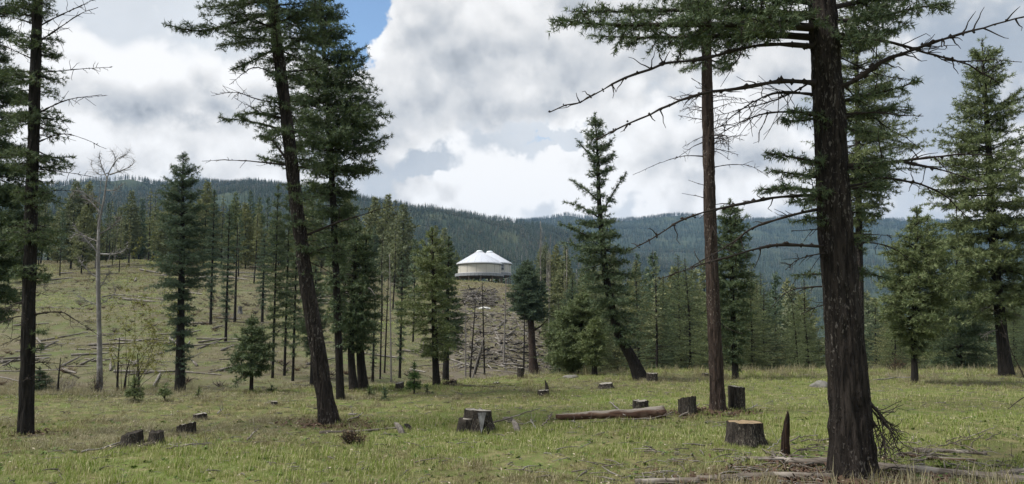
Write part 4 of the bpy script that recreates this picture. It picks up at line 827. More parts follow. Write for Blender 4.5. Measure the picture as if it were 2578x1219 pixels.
s5 = stump(1204, 1080, 88, 56, 'grey split double stump with stepped cut in the middle of the meadow', 'cut_grey', 'stump', tilt=(-.06, -.05), flare=.4, seed=6)
kk = s5.location[1] / F
mb = MB(); R6 = np.random.default_rng(6)
pts = np.array([[-.19, -.12, -.06], [-.18, -.12, .08], [-.165, -.12, 37 * kk]]); tube(mb, catmull(pts, 7), np.array([.175, .155, .142, .135, .13, .125, .122]), 18); mb.obj('lower_step', M['stump'], s5)
mb = MB(); tube(mb, np.array([[-.165, -.12, 37 * kk], [-.165, -.12, 37 * kk + .006]]), np.array([.118, .112]), 18); mb.obj('lower_cut_face', M['cut_grey'], s5)
mb = MB(); z1 = 54 * kk; f_ = -.255
mb.add([[0.00, f_, z1], [.125, f_ + .03, z1], [.06, f_ - .075, .03], [0.0, f_ + .05, z1 - .01], [.125, f_ + .07, z1 - .01], [.06, f_ + .03, .0]], [[0, 1, 2], [3, 5, 4], [0, 2, 5], [0, 5, 3], [1, 4, 5], [1, 5, 2], [0, 3, 4], [0, 4, 1]]); mb.obj('split_slab', M['stump_grey'], s5)
stump(1367, 998, 32, 13, 'small pale cut stump with an upright splinter', 'cut_grey', tilt=(.08, 0), flare=.05, seed=7, spike=(.6, .045, .22))
stump(1526, 977, 42, 13, 'low crumbling stump left of the crooked fir', 'cut_grey', tilt=(.1, .05), seed=8)
stump(1612, 1034, 44, 23, 'dark stump behind the big fallen log', 'cut_grey', flare=.05, seed=9)
stump(1731, 1047, 50, 40, 'sawn stump with yellowish top between the log and the reddish trunk', 'cut', tilt=(.12, -.22), flare=.08, seed=10)
stump(1856, 1040, 44, 60, 'tall dark sawn stump touching the bare reddish trunk', 'cut_grey', tilt=(-.1, 0), flare=.02, seed=11)
stump(1877, 1120, 98, 56, 'broad dark stump with fresh orange tan cut in the right foreground', 'cut', flare=.22, tilt=(-.02, 0), seed=12)
stump(1642, 961, 32, 21, 'square dark stump at the base of the crooked fir', 'cut_grey', flare=.03, seed=13)
stump(1006, 982, 23, 15, 'dark broken stump left of the bright green sapling', 'cut_grey', tilt=(.2, .1), flare=.1, seed=14)
stump(1141, 972, 20, 11, 'small stump with pale top at the meadow edge right of the green fir', 'cut', seed=15)
stump(1069, 970, 14, 8, 'little brown stump right of the bright green sapling', 'cut', seed=16)
stump(1250, 968, 18, 6, 'little flat stump low in the grass below the yurt slope', 'cut_grey', seed=17)
stump(1311, 955, 18, 26, 'upright dark post like stump left of the round topped pine', 'cut_grey', flare=.05, seed=18)
stump(1775, 948, 20, 8, 'flat pale stump left of the slender fir at the meadow edge', 'cut_grey', seed=19)
stump(604, 790, 12, 18, 'grey split stump on the left slope', 'cut_grey', 'stump_grey', seed=20)
# splintered snag
b = GP(1976, 1147); k = b[1] / F; sn = empty('broken_snag', b, 'thin charred splintered snag standing left of the huge trunk', 'snag')
pts = np.array([[0, 0, -.08], [.01, 0, 30 * k], [.03, 0, 60 * k], [.05, 0, 88 * k], [.055, 0, 108 * k]]); mb = MB()
rf = lambda p, r, ph: r[:, None] * (1 + .28 * fbm(np.stack([np.cos(ph)[None] * 2 + 0 * p[:, 2:3], np.sin(ph)[None] * 2 + 0 * p[:, 2:3], p[:, 2:3] * 5 + 0 * ph[None]], -1).reshape(-1, 3), 3, 4)).reshape(len(p), len(ph))
tube(mb, catmull(pts, 14), np.interp(np.linspace(0, 1, 14), [0, .3, .6, .8, .92, 1], [11.5, 10, 8.5, 7, 4, 1]) * k, 12, radfn=rf); mb.obj('charred_wood', M['burnt'], sn)
# boulder
def rock(px, py, w_, h_, label, seed):
    b = GP(px, py); k = b[1] / F; n, mm = 18, 10; a = np.linspace(0, 2 * math.pi, n, endpoint=False); e = np.linspace(-.4, math.pi / 2, mm)
    d = np.stack([np.cos(e)[:, None] * np.cos(a), np.cos(e)[:, None] * np.sin(a), np.sin(e)[:, None] + 0 * a], -1).reshape(-1, 3)
    v = d * [w_ * k / 2, w_ * k / 2.4, h_ * k] * (1 + .22 * fbm(d * 1.6, 3, seed))[:, None]
    i = np.arange(mm - 1)[:, None] * n; j = np.arange(n)[None]; j2 = (j + 1) % n
    mb = MB(); mb.add(v, quads(np.stack([i + j, i + j2, i + n + j2, i + n + j], -1).reshape(-1, 4)), 0, True)
    return tag(mb.obj('boulder', M['rock'], loc=b), label, 'rock')
M['rock'] = mat_flat('lichen_rock', (0.15, 0.145, 0.13), .9, .45, 14, .6)
rock(2066, 974, 50, 15, 'low grey boulder in straw grass left of the huge trunk', 3)
rock(1437, 951, 40, 8, 'flat pale rock under the bushy yellow green fir', 5)

# ------------------------------------------------------------------ logs and fallen branches in the meadow
LOGPTS = []
def log3(name, pts, r0, r1, mat, label, cat='log', group=None, rough=.12, sides=14, stubs=3, n=26, seed=0, lift=.75):
    R = np.random.default_rng(seed + 40); pts = np.array(pts, float); base = pts[0].copy()
    path = catmull(pts, n); rad = np.interp(np.linspace(0, 1, n), [0, 1], [r0, r1]); path[:, 2] += rad * lift
    fn = lambda p, r, ph: r[:, None] * (1 + rough * fbm(np.stack([np.cos(ph)[None] * 1.7 + 0 * p[:, :1], np.sin(ph)[None] * 1.7 + 0 * p[:, :1], (np.arange(len(p)) * .35)[:, None] + 0 * ph[None]], -1).reshape(-1, 3), 3, seed)).reshape(len(p), len(ph))
    d = path[-1] - path[0]; ang = math.atan2(d[1], d[0]); loc = base
    LOGPTS.extend([(p_[0], p_[1], r_) for p_, r_ in zip(path, rad)])
    root = empty(name, loc, label, cat, group, ang); Rm = rotz(-ang)
    mb = MB(); tube(mb, (path - base) @ Rm.T, rad, sides, radfn=fn, cap=True); mb.obj('trunk', M[mat], root)
    for q in range(stubs):
        i = R.integers(3, n - 3); dv = norm(np.array([R.normal(0, .5), R.normal(0, .6), abs(R.normal(.6, .4))])); l = R.uniform(.04, .16)
        mb = MB(); tube(mb, np.array([path[i] - base, path[i] - base + dv * l * .6, path[i] - base + dv * l]) @ Rm.T, np.array([.2, .15, .05]) * rad[i], 6); mb.obj('branch_stub', M[mat], root)
    return root
def gpl(pts, dz=0.0): return [GP(x, y) + [0, 0, dz] for x, y in pts]
log3('fallen_log', gpl([(1668, 1052), (1600, 1055), (1500, 1055), (1400, 1056)]), .115, .045, 'log_red', 'large weathered log with reddish rotten side lying in the meadow', seed=2, rough=.2, stubs=2, sides=18)
log3('fallen_log', gpl([(2098, 1170), (2030, 1168), (1960, 1165), (1868, 1158)]), .058, .022, 'log', 'grey log on the ground reaching left from the huge trunk', seed=3, stubs=4)
log3('fallen_log', gpl([(2100, 1208), (1950, 1206), (1800, 1204), (1756, 1203)]), .042, .034, 'log', 'rotting log in front of the huge trunk along the bottom edge', seed=4, rough=.25)
log3('fallen_log', gpl([(1760, 1210), (1680, 1210), (1600, 1212)]), .035, .03, 'log', 'thin rotting log end at the bottom edge left of the huge trunk', seed=5, rough=.25)
log3('fallen_log', gpl([(2205, 1180), (2300, 1188), (2420, 1200), (2600, 1218)]), .052, .045, 'log', 'long grey log reaching right from the huge trunk', seed=6, stubs=3)
log3('fallen_log', gpl([(2215, 1205), (2290, 1208), (2350, 1214)]), .025, .02, 'log', 'thin grey pole below the long log right of the huge trunk', seed=7, stubs=1)
log3('fallen_log', gpl([(2300, 1132), (2390, 1138), (2485, 1146)]), .03, .018, 'log', 'upper grey half rotten log in the right meadow', seed=8, rough=.25)
log3('fallen_log', gpl([(2270, 1152), (2360, 1155), (2460, 1160)]), .032, .02, 'log_red', 'lower reddish rotten log in the right meadow', seed=9, rough=.25)
log3('fallen_log', gpl([(2510, 1205), (2560, 1196), (2620, 1190)]), .04, .035, 'log', 'grey log end at the lower right corner', seed=10)
log3('fallen_branch', gpl([(805, 1092), (900, 1086), (1000, 1078)]), .022, .015, 'log', 'long pale stick in the grass below the leaning fir', 'stick', seed=11, stubs=2)
log3('fallen_branch', gpl([(1160, 1085), (1230, 1085)]), .012, .012, 'log', 'straight pale stick at the foot of the grey double stump', 'stick', seed=12, stubs=0)
log3('fallen_branch', gpl([(1140, 975), (1260, 975), (1300, 977)]), .02, .015, 'log', 'white bleached pole lying across the far meadow edge', 'stick', seed=13, stubs=0)
def slab(px, py, px2, py2, w_, label, mat, seed=0):
    a = GP(px2, py2); k = a[1] / F; e = P(px, py, a[1] + .15); d = e - a; L = np.linalg.norm(d); root = empty('broken_wood', a, label, 'wood'); mb = MB()
    pts = catmull([[0, 0, -.02], d * .5 + [.01, 0, .01], d], 7); tube(mb, pts, np.array([.8, 1, 1, .95, .85, .6, .25]) * w_ * k / 2, 6, smooth=False); mb.obj('slab', M[mat], root); return root
slab(993, 1064, 1014, 1088, 15, 'pale split slab of wood sticking up in the grass', 'deadwood')
slab(1018, 1068, 1036, 1080, 12, 'dark chunk of bark beside the pale split slab', 'bark_dark')
slab(1266, 1052, 1300, 1064, 12, 'pale broken root end right of the grey double stump', 'deadwood')
slab(1290, 1060, 1304, 1080, 16, 'grey upturned root chunk with dark hollow', 'deadwood')
sticks = [[(205, 1146), (290, 1132), (350, 1118)], [(270, 1140), (300, 1130), (355, 1112)], [(340, 1134), (370, 1125), (395, 1110)], [(400, 1130), (470, 1131), (540, 1124)], [(345, 1138), (390, 1136)], [(420, 1143), (470, 1140), (530, 1136)], [(546, 1045), (562, 1036)], [(622, 1114), (650, 1090)],
          [(870, 1062), (895, 1058), (915, 1050)], [(880, 1050), (890, 1056), (900, 1060)], [(1240, 1070), (1300, 1060), (1360, 1050)], [(1270, 1062), (1310, 1068), (1350, 1066)], [(1335, 1062), (1350, 1080)], [(1390, 1050), (1378, 1070), (1364, 1088)], [(1380, 1052), (1385, 1064)], [(1535, 1018), (1560, 1045), (1575, 1062)],
          [(1560, 1062), (1640, 1062), (1700, 1052)], [(1710, 1055), (1745, 1047), (1762, 1036)], [(1440, 1064), (1460, 1076)], [(1470, 1070), (1530, 1068)], [(1830, 1185), (1860, 1168), (1890, 1158)], [(1930, 1142), (1955, 1132), (1972, 1122)], [(1925, 1140), (1965, 1170), (1980, 1190)], [(1995, 1150), (2040, 1140), (2090, 1146)],
          [(1880, 1036), (1895, 1035), (1908, 1027)], [(2220, 1165), (2280, 1162), (2345, 1158)], [(2240, 1165), (2300, 1145), (2360, 1130)], [(2200, 962), (2260, 958), (2300, 962)], [(1990, 1120), (2020, 1115), (2060, 1118)], [(790, 1030), (850, 1020), (890, 1022)], [(0, 952), (30, 958), (60, 966)], [(100, 985), (130, 990), (180, 995)], [(2540, 1150), (2570, 1160)], [(2520, 1190), (2540, 1200)]]
Rk = np.random.default_rng(63)
for _ in range(30):                                                       # tangle of dead branches round the huge trunk
    x_, y_ = Rk.uniform(1900, 2520), Rk.uniform(1115, 1205); l_ = Rk.uniform(30, 120); a_ = Rk.normal(0, .25); sticks.append([(x_, y_), (x_ + l_ * .5, y_ + l_ * .5 * a_ - 4), (x_ + l_, y_ + l_ * a_)])
for q, s in enumerate(sticks):
    Rq = np.random.default_rng(q); pts = np.array(gpl(s)); k = pts[0, 1] / F
    pts[:, 2] += np.array([.05, .09, .13])[:len(pts)] * Rq.uniform(.2, 1)
    mb = MB(); n = 12; path = catmull(pts, n) + Rq.normal(0, .006, (n, 3)); b0 = pts[0].copy(); d = path[-1] - path[0]; an = math.atan2(d[1], d[0])
    tube(mb, (path - b0) @ rotz(-an).T, np.linspace(1, .5, n) * Rq.uniform(1.4, 2.6) * k, 6)
    for z in range(3):
        i = Rq.integers(3, n - 1); dv = norm(Rq.normal(size=3) + [0, 0, .3]); tube(mb, (np.array([path[i], path[i] + dv * .06, path[i] + dv * Rq.uniform(.08, .2)]) - b0) @ rotz(-an).T, np.array([.7, .5, .2]) * 1.2 * k, 4)
    o = mb.obj('fallen_stick', (M['twig_mid'] if q % 2 else M['log']) if q > 33 else (M['log'] if q % 3 else M['twig_grey']), loc=b0); o.rotation_euler = (0, 0, an)
    tag(o, *(('thin dead branch in the tangle around the foot of the huge trunk', 'stick', 'dead branches around the huge trunk') if q > 33 else ('thin grey broken stick lying in the meadow grass', 'stick', 'broken sticks in the meadow grass')))
# bare twig poking in from the right frame edge
b = GP(2600, 1010); Y = b[1] - 2; root = empty('dead_sapling', GY(2640, Y), 'bare dead sapling leaning in at the right frame edge', 'sapling'); Rq = np.random.default_rng(77)
bb = GY(2640, Y); dead_branch(root, bb, np.array([bb, P(2610, 1000, Y), P(2560, 900, Y), P(2530, 800, Y)]), .018, Rq, M['twig'], 8, .3, name='stem'); dead_branch(root, bb, np.array([P(2605, 985, Y), P(2570, 1005, Y), P(2535, 1030, Y), P(2512, 1053, Y)]), .014, Rq, M['twig'], 3, .15, name='branch')

# ------------------------------------------------------------------ logs on the slopes
def log_proto(seed, mat):
    R = np.random.default_rng(seed); mb = MB(); n = 12; x = np.linspace(-.5, .5, n); path = np.stack([x, .02 * np.cumsum(R.normal(0, .3, n)), .02 * np.cumsum(R.normal(0, .2, n))], 1)
    rad = np.linspace(1, .45, n) * (1 + .1 * R.normal(size=n)); pts = path.copy()
    T = np.array([1, 0, 0]); ph = np.arange(7) * 2 * math.pi / 7
    v = pts[:, None] + np.stack([0 * ph, np.cos(ph), np.sin(ph)], 1)[None] * rad[:, None, None] * .5
    i = np.arange(n - 1)[:, None] * 7; j = np.arange(7)[None]; j2 = (j + 1) % 7
    f = quads(np.stack([i + j, i + j2, i + 7 + j2, i + 7 + j], -1).reshape(-1, 4)); vv = np.vstack([v.reshape(-1, 3), pts[0], pts[-1]])
    a = np.arange(7); f = np.vstack([f, np.stack([np.full(7, n * 7), (a + 1) % 7, a], 1), np.stack([np.full(7, n * 7 + 1), a + (n - 1) * 7, (a + 1) % 7 + (n - 1) * 7], 1)])
    mb.add(vv, f, 0, True); return mb.mesh('log', [mat])
M['slope_log'] = mat_wood('slope_log', (0.085, 0.075, 0.065), (0.18, 0.165, 0.145), (0.31, 0.295, 0.265), (6, 6, 6))
protos = [log_proto(k, M['slope_log']) for k in range(5)]
def slope_log(a, b, r, label, group):
    a = np.array(a); b = np.array(b); mid = (a + b) / 2; d = b - a; L = np.linalg.norm(d)
    o = bpy.data.objects.new('fallen_log', random.choice(protos)); COL.objects.link(o); o.location = mid + [0, 0, r * .5]
    o.rotation_euler = Vector(d).to_track_quat('X', 'Z').to_euler(); o.scale = (L, 2 * r, 2 * r)
    tag(o, label, 'log', group)
R = np.random.default_rng(5)
LL = 'bleached grey log among the felled timber on the left hillside'; LG = 'logs strewn over the left hillside'
cnt = 0
while cnt < 160:
    px = R.uniform(-60, 1000); py = 655 + 290 * R.random() ** 1.5
    if 560 < px < 760 and py > 820: continue
    a = GP(px, py)
    if a[1] < 30 or a[1] > 150: continue
    if fbm(np.array([[a[0] / 7, a[1] / 7, 2.]]), 2, 88)[0] < R.uniform(-.3, .35): continue
    L = R.uniform(.8, 5.0) * (1.2 if a[1] > 70 else .7); an = R.normal(0, .6) + (math.pi / 2 if R.random() < .25 else 0)
    bx, by = a[0] + math.cos(an) * L, a[1] + math.sin(an) * L * 1.0
    slope_log(a, [bx, by, h1(bx, by) + R.uniform(0, .25)], R.uniform(.04, .13) * (1.2 if a[1] > 70 else .8),
              ('long' if L > 3.2 else 'short') + ' grey log among the felled timber ' + ('high on the left hillside near its crest' if py < 720 else 'halfway up the left hillside' if py < 800 else 'low on the left hillside above the gully'), LG); cnt += 1
kn = [((1165, 722), (1275, 742)), ((1190, 745), (1250, 772)), ((1188, 775), (1330, 775)), ((1185, 790), (1282, 793)), ((1192, 800), (1335, 858)), ((1290, 800), (1330, 850)), ((1245, 835), (1285, 875)), ((1255, 770), (1345, 815)), ((1255, 825), (1275, 805)), ((1275, 850), (1300, 828)), ((1290, 860), (1320, 870)), ((1200, 875), (1255, 892)), ((1225, 915), (1300, 928)), ((1100, 880), (1150, 890)), ((1130, 905), (1190, 925)), ((1355, 880), (1400, 905)), ((1385, 900), (1410, 915)), ((1160, 935), (1240, 945)), ((1350, 810), (1420, 850)), ((1345, 770), (1400, 800)), ((1190, 865), (1220, 878)), ((1245, 835), (1262, 870)), ((1285, 885), (1340, 895))]
for (x0, y0), (x1, y1) in kn:
    a = GP(x0, y0); b = GP(x1, y1)
    if abs(a[1] - b[1]) < 45: slope_log(a, b, .0019 * (a[1] + b[1]) / 2 * R.uniform(.7, 1.1), 'long grey log lying across the slope below the yurts', 'logs on the slope below the yurts')
for _ in range(75):
    px = R.uniform(1000, 1480); py = R.uniform(735, 945); a = GP(px, py)
    if a[1] < 30 or a[1] > 150: continue
    L = R.uniform(.6, 3.5); an = R.normal(-.35, .7); bx, by = a[0] + math.cos(an) * L, a[1] + math.sin(an) * L
    slope_log(a, [bx, by, h1(bx, by) + R.uniform(0, .5)], R.uniform(.03, .09), 'short grey log in the slash on the slope below the yurts', 'logs on the slope below the yurts')
# slash heap, bleached boulder-like scrap under the yurts
def heap(px0, px1, py0, py1, cnt, label, l0=.3, l1=1.3, up=.5, name='slash_pile', mats=('slope_log', 'twig_grey', 'bark_dark')):
    mb = MB(); R = np.random.default_rng(int(px0)); c = GP((px0 + px1) / 2, (py0 + py1) / 2)
    for _ in range(cnt):
        a = GP(R.uniform(px0, px1), R.uniform(py0, py1)) - c; d = norm(R.normal(size=3) * [1, 1, .22]) * R.uniform(l0, l1); a[2] += R.uniform(0, up)
        tube(mb, np.array([a - d / 2, a, a + d / 2]), np.array([1, .85, .6]) * R.uniform(.015, .055) * 1.3, 5, mi=int(R.integers(0, 3)))
    o = mb.obj(name, [M[x] for x in mats], loc=c); tag(o, label, 'brush pile', kind='stuff')
heap(1168, 1250, 738, 775, 420, 'heap of grey slash and broken branches on the slope below the yurts', up=.9)
heap(1150, 1410, 760, 935, 900, 'loose grey slash scattered under the heap below the yurts', up=.3, name='slash')
heap(1190, 1290, 702, 712, 120, 'building scraps and lumber offcuts beneath the yurt deck', .3, 1.2, .25, 'lumber_scraps', ('trim', 'deck', 'slope_log'))
M['white'] = mat_flat('white_sheet', (.62, .62, .60), .7, .1, 2)
b = GP(1218, 778); mb = MB(); d = norm(np.random.default_rng(2).normal(size=(60, 3))); d[:, 2] = np.abs(d[:, 2])
n, mm = 14, 6; a = np.linspace(0, 2 * math.pi, n, endpoint=False); e = np.linspace(-.1, math.pi / 2, mm)
d = np.stack([np.cos(e)[:, None] * np.cos(a), np.cos(e)[:, None] * np.sin(a), np.sin(e)[:, None] + 0 * a], -1).reshape(-1, 3); v = d * [.85, .5, .24] * (1 + .3 * fbm(d * 2, 3, 8))[:, None]
i = np.arange(mm - 1)[:, None] * n; j = np.arange(n)[None]; j2 = (j + 1) % n; mb.add(v, quads(np.stack([i + j, i + j2, i + n + j2, i + n + j], -1).reshape(-1, 4)), 0, True)
tag(mb.obj('white_bundle', M['white'], loc=b), 'crumpled white bundle on the slash below the yurts', 'bundle')

# ------------------------------------------------------------------ forest trees (individuals from prototypes)
def proto_tree(seed, Hh, hw, base_f, lod, fol, per_m, kind='full', dens=1.0):
    R = np.random.default_rng(seed); root = bpy.data.objects.new('forest_tree', None)
    n = 12; lean = R.normal(0, .012, 2); z = np.linspace(-.4, Hh, n); sp = np.stack([z * lean[0] + .05 * np.sin(z * .6 + seed), z * lean[1], z], 1)
    mb = MB(); trunk_mesh(mb, sp, np.linspace(.11, .02, n) * Hh / 11, 8, .2, seed=seed)
    parts = [('trunk', mb.mesh('trunk', [M['bark_dark'] if kind != 'dead' else M['deadwood']]))]
    mbc = MB()
    if kind == 'dead':
        br, L = auto_branches(sp, [(Hh * .25, hw * .6, hw * .6), (Hh * .6, hw * .6, hw * .6), (Hh * .98, .1, .1)], R, 4, e_top=.4, e_bot=-.1, var=(.2, 1.0))
        tubes(mbc, br, .012 + .01 * L, np.full(len(L), .004), 3); parts.append(('branches', mbc.mesh('branches', [M['twig_grey']])))
    else:
        b = Hh * base_f; ol = [(b, hw * .35, hw * .35), (b + (Hh - b) * .18, hw * R.uniform(.8, 1), hw * R.uniform(.8, 1)), (b + (Hh - b) * .45, hw * .8, hw * .8), (b + (Hh - b) * .75, hw * .45, hw * .45), (Hh, .06, .06)]
        br, L = auto_branches(sp, ol, R, per_m, e_top=.6, e_bot=-.15, var=(.45, 1.15), nseg=5)
        prm = dict(LOD[lod]); prm['ds'] /= dens; prm['es'] /= dens
        tubes(mbc, br, .01 + .008 * L, np.full(len(L), .004), 3, 1)
        if kind == 'thin':
            keep = R.random(len(L)) < .7; grow(mbc, br[keep], np.minimum(L[keep] * .3, .4), R, **prm)
        else: grow(mbc, br, np.minimum(L * .42, .6), R, **prm)
        parts.append(('crown', mbc.mesh('crown', [M[fol], M['twig_grey'] if kind == 'thin' else M['twig']])))
    return parts, Hh
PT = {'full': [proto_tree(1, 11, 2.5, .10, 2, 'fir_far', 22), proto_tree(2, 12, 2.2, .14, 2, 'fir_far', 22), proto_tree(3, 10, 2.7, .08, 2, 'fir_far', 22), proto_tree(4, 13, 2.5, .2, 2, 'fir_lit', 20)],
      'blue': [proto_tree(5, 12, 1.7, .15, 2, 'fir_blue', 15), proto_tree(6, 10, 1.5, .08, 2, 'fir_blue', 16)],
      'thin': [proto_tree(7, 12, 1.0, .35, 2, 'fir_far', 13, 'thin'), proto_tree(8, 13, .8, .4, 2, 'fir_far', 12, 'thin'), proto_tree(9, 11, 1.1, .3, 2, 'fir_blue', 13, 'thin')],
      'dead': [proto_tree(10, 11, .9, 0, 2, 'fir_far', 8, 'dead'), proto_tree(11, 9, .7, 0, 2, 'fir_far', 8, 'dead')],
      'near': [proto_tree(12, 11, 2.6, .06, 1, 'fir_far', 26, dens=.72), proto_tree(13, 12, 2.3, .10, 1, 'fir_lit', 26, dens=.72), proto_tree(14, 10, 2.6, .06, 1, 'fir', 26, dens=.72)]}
def plant(kind, p, Hh, R, label, group, ws=1.0):
    parts, ph = PT[kind][int(R.integers(0, len(PT[kind])))]
    nm = 'dead_tree' if kind == 'dead' else 'forest_tree'
    root = empty(nm, p, label, 'tree', group, R.uniform(0, 6.28)); s = Hh / ph
    root.scale = (s * ws * R.uniform(.85, 1.15),) * 2 + (s,)
    for n_, me in parts:
        o = bpy.data.objects.new(n_, me); COL.objects.link(o); o.parent = root
R = np.random.default_rng(21)
placed = []
def ok(p, d):
    for q in placed:
        if (q[0] - p[0]) ** 2 + (q[1] - p[1]) ** 2 < d * d: return False
    placed.append(p); return True
# left crest
G1 = 'forest trees along the crest of the left hillside'; c = 0
while c < 175:
    px = R.uniform(-90, 1010); Y = R.uniform(112, 190); p = GY(px, Y)
    if not ok(p, 1.8): continue
    k = R.choice(['full', 'blue', 'thin', 'dead'], p=[.50, .12, .25, .13]); plant(k, p, R.uniform(6.5, 13.5), R, {'full': 'full green conifer', 'blue': 'dense bluish conifer', 'thin': 'spindly half bare conifer', 'dead': ''}[k] + ' in the forest along the crest of the left hillside' if k != 'dead' else 'bare dead tree in the forest row along the crest of the left hillside', G1 if k != 'dead' else 'dead trees along the crest of the left hillside'); c += 1
# slope singles
for px, Y, h_, k in ((150, 96, 8, 'thin'), (205, 100, 9, 'full'), (300, 104, 7, 'thin'), (640, 88, 9, 'thin'), (600, 98, 8, 'thin'), (760, 90, 10, 'full'), (960, 70, 9, 'thin'), (990, 80, 10, 'thin'), (1010, 95, 11, 'full'), (1040, 60, 8, 'thin'), (20, 90, 9, 'full')):
    plant(k, GY(px, Y), h_, R, 'lone conifer growing among the felled timber on the hillside', 'lone conifers on the hillside')
# round the yurts and the shoulder right of them
c = 0
while c < 40:
    px = R.uniform(1010, 1480); Y = R.uniform(178, 250) if px < 1345 else R.uniform(80, 230); p = GY(px, Y)
    if not ok(p, 2.0): continue
    yb = 0
    k = R.choice(['full', 'blue', 'thin', 'dead'], p=[.4, .15, .25, .2]); plant(k, p, R.uniform(5, 9) if px < 1345 else R.uniform(8, 13), R, {'full': 'full green conifer', 'blue': 'dense bluish conifer', 'thin': 'spindly half bare conifer', 'dead': ''}[k] + ' in the woods around the yurts' if k != 'dead' else 'bare grey snag in the woods beside the yurts', 'conifers around the yurts' if k != 'dead' else 'snags beside the yurts'); c += 1
for px, Y, h_ in ((1112, 165, 12), (1095, 168, 13), (1150, 182, 10), (1362, 150, 9), (1385, 140, 8), (1402, 120, 10)):
    plant('full', GY(px, Y), h_, R, 'dense conifer close beside the yurts', 'dense conifers close beside the yurts')
for _ in range(16):
    px = R.uniform(1370, 1490); plant('dead', GY(px, R.uniform(60, 150)), R.uniform(6, 11), R, 'bare grey snag in the woods beside the yurts', 'snags beside the yurts')
# valley right
c = 0; tries = 0
while c < 150 and tries < 5000:
    tries += 1
    px = R.uniform(1400, 2640); Y = 34 + 130 * R.random() ** 1.4; p = GY(px, Y)
    if not ok(p, 1.3): continue
    topy = np.interp(px, [1400, 1600, 1700, 1850, 1960, 2040, 2120, 2200, 2320, 2420, 2640], [650, 625, 630, 655, 675, 705, 735, 725, 725, 715, 690]) + abs(R.normal(0, 60))
    Hh = P(px, topy, Y)[2] - p[2]
    if Hh < 3 or Hh > 19: placed.pop(); continue
    k = R.choice(['full', 'blue', 'thin', 'dead'], p=[.74, .10, .11, .05]) if Y > 60 else R.choice(['near', 'thin', 'dead'], p=[.90, .06, .04])
    lab = {'dead': ('bare grey snag standing in the valley wood right of the crooked fir', 'snags in the valley wood')}.get(k, ({'full': 'full green conifer deep in the valley wood beyond the meadow', 'blue': 'dense bluish conifer in the valley wood beyond the meadow', 'thin': 'spindly half bare conifer in the valley wood beyond the meadow', 'near': 'broad conifer at the front of the valley wood just past the meadow edge', 'dead': ''}[k], 'conifers in the valley wood'))
    plant(k, p, Hh, R, lab[0], lab[1], ws=min(1.3, max(.8, 11 / Hh))); c += 1

# ------------------------------------------------------------------ scattered stuff through geometry nodes
def scatter(name, label, cat, pts, rot, scl, idx, protos_, kind='stuff'):
    col = bpy.data.collections.new(name + '_sources')
    for k, me in enumerate(protos_):
        o = bpy.data.objects.new('%s_source_%02d' % (name, k), me); col.objects.link(o)
    me = bpy.data.meshes.new(name); me.vertices.add(len(pts)); me.vertices.foreach_set('co', np.asarray(pts, np.float32).ravel())
    a = me.attributes.new('rot', 'FLOAT_VECTOR', 'POINT'); a.data.foreach_set('vector', np.asarray(rot, np.float32).ravel())
    a = me.attributes.new('scl', 'FLOAT_VECTOR', 'POINT'); a.data.foreach_set('vector', np.asarray(scl, np.float32).ravel())
    a = me.attributes.new('idx', 'INT', 'POINT'); a.data.foreach_set('value', np.asarray(idx, np.int32))
    o = bpy.data.objects.new(name, me); COL.objects.link(o); tag(o, label, cat, kind=kind)
    g = bpy.data.node_groups.new(name, 'GeometryNodeTree')
    g.interface.new_socket('Geometry', in_out='INPUT', socket_type='NodeSocketGeometry'); g.interface.new_socket('Geometry', in_out='OUTPUT', socket_type='NodeSocketGeometry')
    N = g.nodes; gi = N.new('NodeGroupInput'); go = N.new('NodeGroupOutput'); ip = N.new('GeometryNodeInstanceOnPoints'); ci = N.new('GeometryNodeCollectionInfo')
    ci.inputs['Collection'].default_value = col; ci.inputs['Separate Children'].default_value = True; ci.inputs['Reset Children'].default_value = True
    def at(nm, dt): q = N.new('GeometryNodeInputNamedAttribute'); q.data_type = dt; q.inputs[0].default_value = nm; return q.outputs[0]
    L = g.links; L.new(gi.outputs[0], ip.inputs['Points']); L.new(ci.outputs[0], ip.inputs['Instance']); ip.inputs['Pick Instance'].default_value = True
    L.new(at('idx', 'INT'), ip.inputs['Instance Index']); L.new(at('scl', 'FLOAT_VECTOR'), ip.inputs['Scale'])
    e2r = N.new('FunctionNodeEulerToRotation'); L.new(at('rot', 'FLOAT_VECTOR'), e2r.inputs[0]); L.new(e2r.outputs[0], ip.inputs['Rotation'])
    L.new(ip.outputs[0], go.inputs[0]); md = o.modifiers.new('scatter', 'NODES'); md.node_group = g
    return o
def tuft(seed, n, h, spread, mat, wid=.0035, bend=.5):
    R = np.random.default_rng(seed); mb = MB(); a = R.uniform(0, 6.28, n); r = np.sqrt(R.random(n)) * spread
    b = np.stack([np.cos(a) * r, np.sin(a) * r, 0 * r - .01], 1); ld = R.uniform(0, 6.28, n); hh = h * R.uniform(.45, 1.1, n); lean = bend * R.uniform(.2, 1, n) * hh
    d = np.stack([np.cos(ld), np.sin(ld), 0 * ld], 1); sd = np.stack([-np.sin(ld), np.cos(ld), 0 * ld], 1) * wid
    m_ = b + d * (lean * .3)[:, None] + np.array([0, 0, 1]) * (hh * .6)[:, None]; t_ = b + d * lean[:, None] + np.array([0, 0, 1]) * hh[:, None]
    v = np.stack([b - sd, b + sd, m_ - sd * .8, m_ + sd * .8, t_], 1).reshape(-1, 3); i = np.arange(n) * 5
    mb.add(v, np.concatenate([np.stack([i, i + 1, i + 3], 1), np.stack([i, i + 3, i + 2], 1), np.stack([i + 2, i + 3, i + 4], 1)])); return mb.mesh('tuft', [mat])
R = np.random.default_rng(31)
